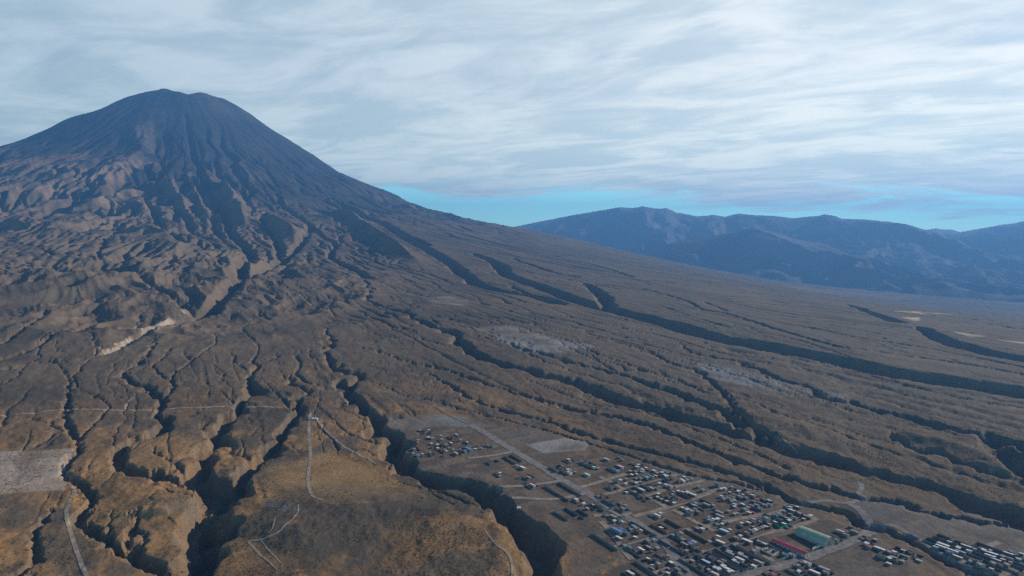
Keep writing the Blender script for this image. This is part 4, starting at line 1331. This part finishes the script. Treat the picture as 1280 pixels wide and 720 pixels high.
def place_yards():
    """low walls round the lots of some of the houses"""
    rng = random.Random(21)
    boxes, rows = [], []
    for px, py, form, colour, p, sc, along_a in HOUSE_ROWS:
        la, lb = rng.uniform(13, 18), rng.uniform(9, 13)
        c = p + AX * rng.uniform(-3, 3) + BX * rng.uniform(-2, 2)
        if any(abs((c - q) @ AX) < (la + ql) / 2 + 0.6 and abs((c - q) @ BX) < (lb + qb) / 2 + 0.6 for q, ql, qb in boxes):
            continue
        # no wall through a neighbour's house
        bad = False
        for _, _, f2, _, p2, s2, a2 in HOUSE_ROWS:
            L, W = {'hut': (6.0, 4.6), 'house': (8.5, 6.5), 'shed': (13.0, 5.0), 'hall': (19.0, 7.5), 'two_storey': (8.0, 7.0)}[f2]
            ha, hb = (L, W) if a2 else (W, L)
            da, db = abs((c - p2) @ AX), abs((c - p2) @ BX)
            inside = da + ha * s2 / 2 + 0.5 < la / 2 and db + hb * s2 / 2 + 0.5 < lb / 2
            outside = da - ha * s2 / 2 - 0.5 > la / 2 or db - hb * s2 / 2 - 0.5 > lb / 2
            bad |= not (inside or outside)
        if bad:
            continue
        boxes.append((c, la, lb))
        b = min(range(len(BLOCKS)), key=lambda k: (BLOCKS[k][0][0] - px)**2 + (2.0 * (BLOCKS[k][0][1] - py))**2)
        rows.append((b, px, c, la, lb))
    rows.sort(key=lambda r: (r[0], r[1]))
    count = {}
    for b, px, c, la, lb in rows:
        k = count.get(b, 0)
        count[b] = k + 1
        o = link('yard_wall', None)
        o['label'] = f'{ORD[k]} low yard wall round a house, counted from left, in the {BLOCKS[b][1]}'
        if len(o['label'].split()) > 16:
            o['label'] = f'{ORD[k]} low yard wall from left in the {BLOCKS[b][1]}'
        o['category'], o['group'] = 'wall', 'low yard walls of the village'
        g0 = ground(*c)
        o.location = (c[0], c[1], g0)
        h, t = rng.uniform(1.4, 2.3), 0.2
        mb = MB()
        A, B = AX * la / 2, BX * lb / 2
        cs = [-A - B, A - B, A + B, -A + B]
        gap = rng.randrange(4)
        for e in range(4):
            p0, p1 = cs[e], cs[(e + 1) % 4]
            u = (p1 - p0) / np.hypot(*(p1 - p0))
            nn = np.array([-u[1], u[0]]) * t / 2
            p0, p1 = p0 + u * (t / 2 * (1.03 if e % 2 else -1)), p1 - u * (t / 2 * (1.03 if e % 2 else -1))
            stops = [0.0, 1.0] if e != gap else [0.0, 0.36, 0.62, 1.0]
            for q in range(0, len(stops), 2):
                a, b_ = p0 + (p1 - p0) * stops[q], p0 + (p1 - p0) * stops[q + 1]
                i = len(mb.v)
                za, zb = ground(*(c + a)) - g0, ground(*(c + b_)) - g0
                for top in (-0.8, h):
                    mb.v += [(*(a - nn), za + top), (*(b_ - nn), zb + top), (*(b_ + nn), zb + top), (*(a + nn), za + top)]
                mb.f += [tuple(i + k_ for k_ in f) for f in ((3, 2, 1, 0), (4, 5, 6, 7), (0, 1, 5, 4), (1, 2, 6, 5), (2, 3, 7, 6), (3, 0, 4, 7))]
        link('wall', mb.mesh('wall', M_PLOT[rng.randrange(2)]), o)


place_yards()


# ----------------------------------------------------------------------------- the hangar, the long red shed and their neighbours
def arc(w, h0, rise, n=18, grow=0.0):
    """an arched outline in y, z"""
    R = (w * w / 4 + rise * rise) / (2 * rise)
    a = math.asin(min(w / 2 / R, 1))
    return [((R + grow) * math.sin(-a + 2 * a * k / n), h0 + rise - R + (R + grow) * math.cos(-a + 2 * a * k / n)) for k in range(n + 1)]


def build_hangar():
    c = at([880 + 885 / 6.4], [608 + 425 / 6.4])[0]
    o = link('hangar', None)
    o['label'], o['category'] = 'large hangar with a green arched roof beside the main road', 'hangar'
    o.location = (c[0], c[1], ground(*c) - 0.1)
    o.rotation_euler = (0, 0, ROT_A)
    L, W, H, rise = 37.0, 20.0, 3.6, 5.6
    x, y = L / 2, W / 2
    green = simple('roof_green', (0.26, 0.32, 0.24), 0.45, 0.18, 0.2, spec=0.5)
    outer, inner = arc(W, H, rise, grow=0.25), arc(W, H, rise)
    r = MB()
    r.prism(outer + inner[::-1], -x - 0.4, x + 0.4)
    k = -x
    while k < x:                                                # standing seams
        r.prism(arc(W, H, rise, grow=0.33) + outer[::-1], k, k + 0.15)
        k += 1.85
    link('roof', r.mesh('roof', green), o)
    w = MB()
    w.box(-x, x, -y, -y + 0.3, -1.5, H)
    w.box(-x, x, y - 0.3, y, -1.5, H)
    link('wall', w.mesh('wall', simple('hangar_wall', (0.30, 0.31, 0.31), 0.8)), o)
    for s in (-1, 1):
        g = MB()
        xa = s * (x - 0.3)
        g.prism([(-y + 0.3, -1.5), (y - 0.3, -1.5)] + [p for p in inner[::-1] if abs(p[0]) <= y - 0.3], min(xa, xa + s * 0.25), max(xa, xa + s * 0.25))
        link('gable', g.mesh('gable', simple('hangar_gable', (0.13, 0.14, 0.15), 0.8)), o)
    d = MB()
    d.box(x - 0.02, x + 0.08, -3.5, 3.5, 0, 5.0)
    link('door', d.mesh('door', M_DOOR), o)


def build_red_shed():
    c = at([880 + 690 / 6.4], [608 + 505 / 6.4])[0]
    o = link('shed', None)
    o['label'], o['category'] = 'very long shed with a bright red gabled roof left of the hangar', 'shed'
    o.location = (c[0], c[1], ground(*c) - 0.1)
    o.rotation_euler = (0, 0, ROT_A)
    L, W, H = 42.0, 8.0, 3.2
    x, y = L / 2, W / 2
    r = MB()
    r.prism([(-y - 0.5, H - 0.1), (0, H + 1.7), (y + 0.5, H - 0.1), (y + 0.5, H + 0.05), (0, H + 1.87), (-y - 0.5, H + 0.05)], -x - 0.4, x + 0.4)
    link('roof', r.mesh('roof', simple('roof_bright_red', (0.52, 0.06, 0.08), 0.5, 0.15)), o)
    w = MB()
    w.box(-x, x, -y, -y + 0.2, -1.5, H)
    w.box(-x, x, y - 0.2, y, -1.5, H)
    for s in (-1, 1):
        a, b = (x - 0.2, x) if s > 0 else (-x, -x + 0.2)
        w.prism([(-y + 0.2, -1.5), (y - 0.2, -1.5), (y - 0.2, H + 0.1), (0, H + 1.6), (-y + 0.2, H + 0.1)], a, b)
    link('wall', w.mesh('wall', WALLS[2]), o)
    for k in range(6):
        g = MB()
        g.box(-x + 4 + k * 6.2, -x + 6 + k * 6.2, -y - 0.04, -y - 0.004, 1.0, 2.2)
        link('window', g.mesh('window', M_GLASS), o)
    d = MB()
    d.box(x + 0.004, x + 0.06, -1.5, 1.5, 0, 2.6)
    link('door', d.mesh('door', M_DOOR), o)


def straight_wall(name, p0, p1, h, t, mat, label, cat='wall'):
    c = (p0 + p1) / 2
    o = link(name, None)
    o['label'], o['category'] = label, cat
    d = p1 - p0
    L = np.hypot(*d)
    o.location = (c[0], c[1], ground(*c))
    o.rotation_euler = (0, 0, math.atan2(d[1], d[0]))
    m = MB()
    m.box(-L / 2, L / 2, -t / 2, t / 2, -1.5, h)
    link('panel' if cat == 'fence' else 'wall', m.mesh('panel', mat), o)
    if cat == 'fence':
        k = -L / 2
        while k <= L / 2 + 0.1:
            q = MB()
            q.box(k - 0.06, k + 0.06, t / 2 + 0.002, t / 2 + 0.1, -1.0, h + 0.2)
            link('post', q.mesh('post', M_DOOR), o)
            k += L / 4
    else:
        q = MB()
        q.box(-L / 2 - 0.05, L / 2 + 0.05, -t / 2 - 0.06, t / 2 + 0.06, h, h + 0.12)
        link('coping', q.mesh('coping', mat), o)


def build_neighbours():
    pale = simple('pale_render', (0.50, 0.45, 0.37), 0.9)
    a, b = at([880 + 868 / 6.4, 880 + 1018 / 6.4], [608 + 512 / 6.4, 608 + 446 / 6.4])
    straight_wall('yard_wall', a, b, 2.8, 0.3, pale, 'pale straight wall along the road below the hangar')
    green = simple('fence_green', (0.03, 0.30, 0.16), 0.6)
    q = at([880 + k / 6.4 for k in (532, 610, 680, 610)], [608 + k / 6.4 for k in (285, 342, 322, 270)])
    names = ['left', 'near', 'right', 'far']
    for k in range(4):
        u = (q[(k + 1) % 4] - q[k]) / np.hypot(*(q[(k + 1) % 4] - q[k])) * 0.25
        straight_wall('court_fence', q[k] + u, q[(k + 1) % 4] - u, 2.6, 0.08, green, f'bright green fence on the {names[k]} side of the small court', 'fence')
    # a roofless beige ruin
    c = at([880 + 530 / 6.4], [608 + 528 / 6.4])[0]
    o = link('ruin', None)
    o['label'], o['category'] = 'roofless beige ruin with broken walls left of the red shed', 'ruin'
    o.location = (c[0], c[1], ground(*c) - 0.1)
    o.rotation_euler = (0, 0, ROT_A)
    rng = random.Random(3)
    for k, (x0, x1, y0, y1) in enumerate([(-7, 7, -6, -5.7), (-7, 7, 5.7, 6), (-7, -6.7, -5.7, 5.7), (6.7, 7, -5.7, 5.7), (-0.2, 0.1, -5.7, 5.7), (-6.7, -0.2, 0, 0.3)]):
        m = MB()
        horizontal = x1 - x0 > y1 - y0
        n = 5
        for s in range(n):
            h = rng.uniform(1.6, 3.0)
            if horizontal:
                m.box(x0 + (x1 - x0) * s / n, x0 + (x1 - x0) * (s + 1) / n, y0, y1, -1, h)
            else:
                m.box(x0, x1, y0 + (y1 - y0) * s / n, y0 + (y1 - y0) * (s + 1) / n, -1, h)
        link('wall', m.mesh('wall', pale), o)
    # the white shed at the head of the tracks, and two lone huts by the ravine
    for px, py, form, colour, label, sc in ((393.5, 524.5, 'shed', 'white', 'lone white roofed shed where the two pale tracks meet', 0.8), (433, 503.5, 'hut', 'beige', 'tiny beige hut on the brink of the ravine head', 0.9), (648.5, 636, 'hut', 'white', 'lone white roofed hut on the rim above the canyon', 0.7)):
        p = at([px], [py])[0]
        parts, L, W = house_parts(form, colour, 2)
        o = link(form, None)
        o['label'], o['category'] = label, form
        o.location = (p[0], p[1], ground(*p) + 0.05)
        o.rotation_euler = (0, 0, ROT_A + 0.9)
        o.scale = (sc,) * 3
        for nm, me in parts:
            link(nm, me, o)


build_hangar()
build_red_shed()
build_neighbours()


# ----------------------------------------------------------------------------- dry shrubs of the foreground slopes
def build_shrubs():
    rng = np.random.RandomState(17)
    n = 150000
    d = 420 * np.exp(rng.rand(n) ** 0.9 * math.log(1500 / 420.0))
    b = rng.uniform(-0.70, 0.68, n)
    x, y = d * np.sin(b), d * np.cos(b)
    keep = fbm(x / 60, y / 60, 3, 801) + 0.5 * fbm(x / 14, y / 14, 2, 811) + rng.uniform(-0.5, 0.5, n) > 0.12
    keep &= grid_lookup(TOWN, x, y) < 0.05
    x, y = x[keep], y[keep]
    z = ground_rel(x, y) + ZOFF
    n = len(x)
    r = rng.uniform(0.35, 0.95, n) * (1 + 0.5 * (rng.rand(n) > 0.9))
    a0 = rng.uniform(0, 6.28, n)
    V = np.empty((n, 6, 3), np.float32)
    for k in range(5):
        a = a0 + k * 1.2566
        rr = r * rng.uniform(0.7, 1.2, n)
        V[:, k] = np.stack([x + rr * np.cos(a), y + rr * np.sin(a), z - 0.15 + 0.1 * r], -1)
    V[:, 5] = np.stack([x + 0.2 * r, y, z + r * rng.uniform(0.7, 1.2, n)], -1)
    f = np.array([[k, (k + 1) % 5, 5] for k in range(5)], np.int32)
    q = (np.arange(n, dtype=np.int32)[:, None, None] * 6 + f[None]).reshape(-1)
    me = bpy.data.meshes.new('shrubs')
    me.vertices.add(n * 6)
    me.vertices.foreach_set('co', V.reshape(-1))
    me.loops.add(len(q))
    me.loops.foreach_set('vertex_index', q)
    me.polygons.add(len(q) // 3)
    me.polygons.foreach_set('loop_start', np.arange(0, len(q), 3, dtype=np.int32))
    me.update()
    me.materials.append(simple('dry_shrub', (0.075, 0.058, 0.030), 0.95, 0.45, 0.05, spec=0.05))
    o = link('shrubs', me)
    o['kind'] = 'stuff'


build_shrubs()
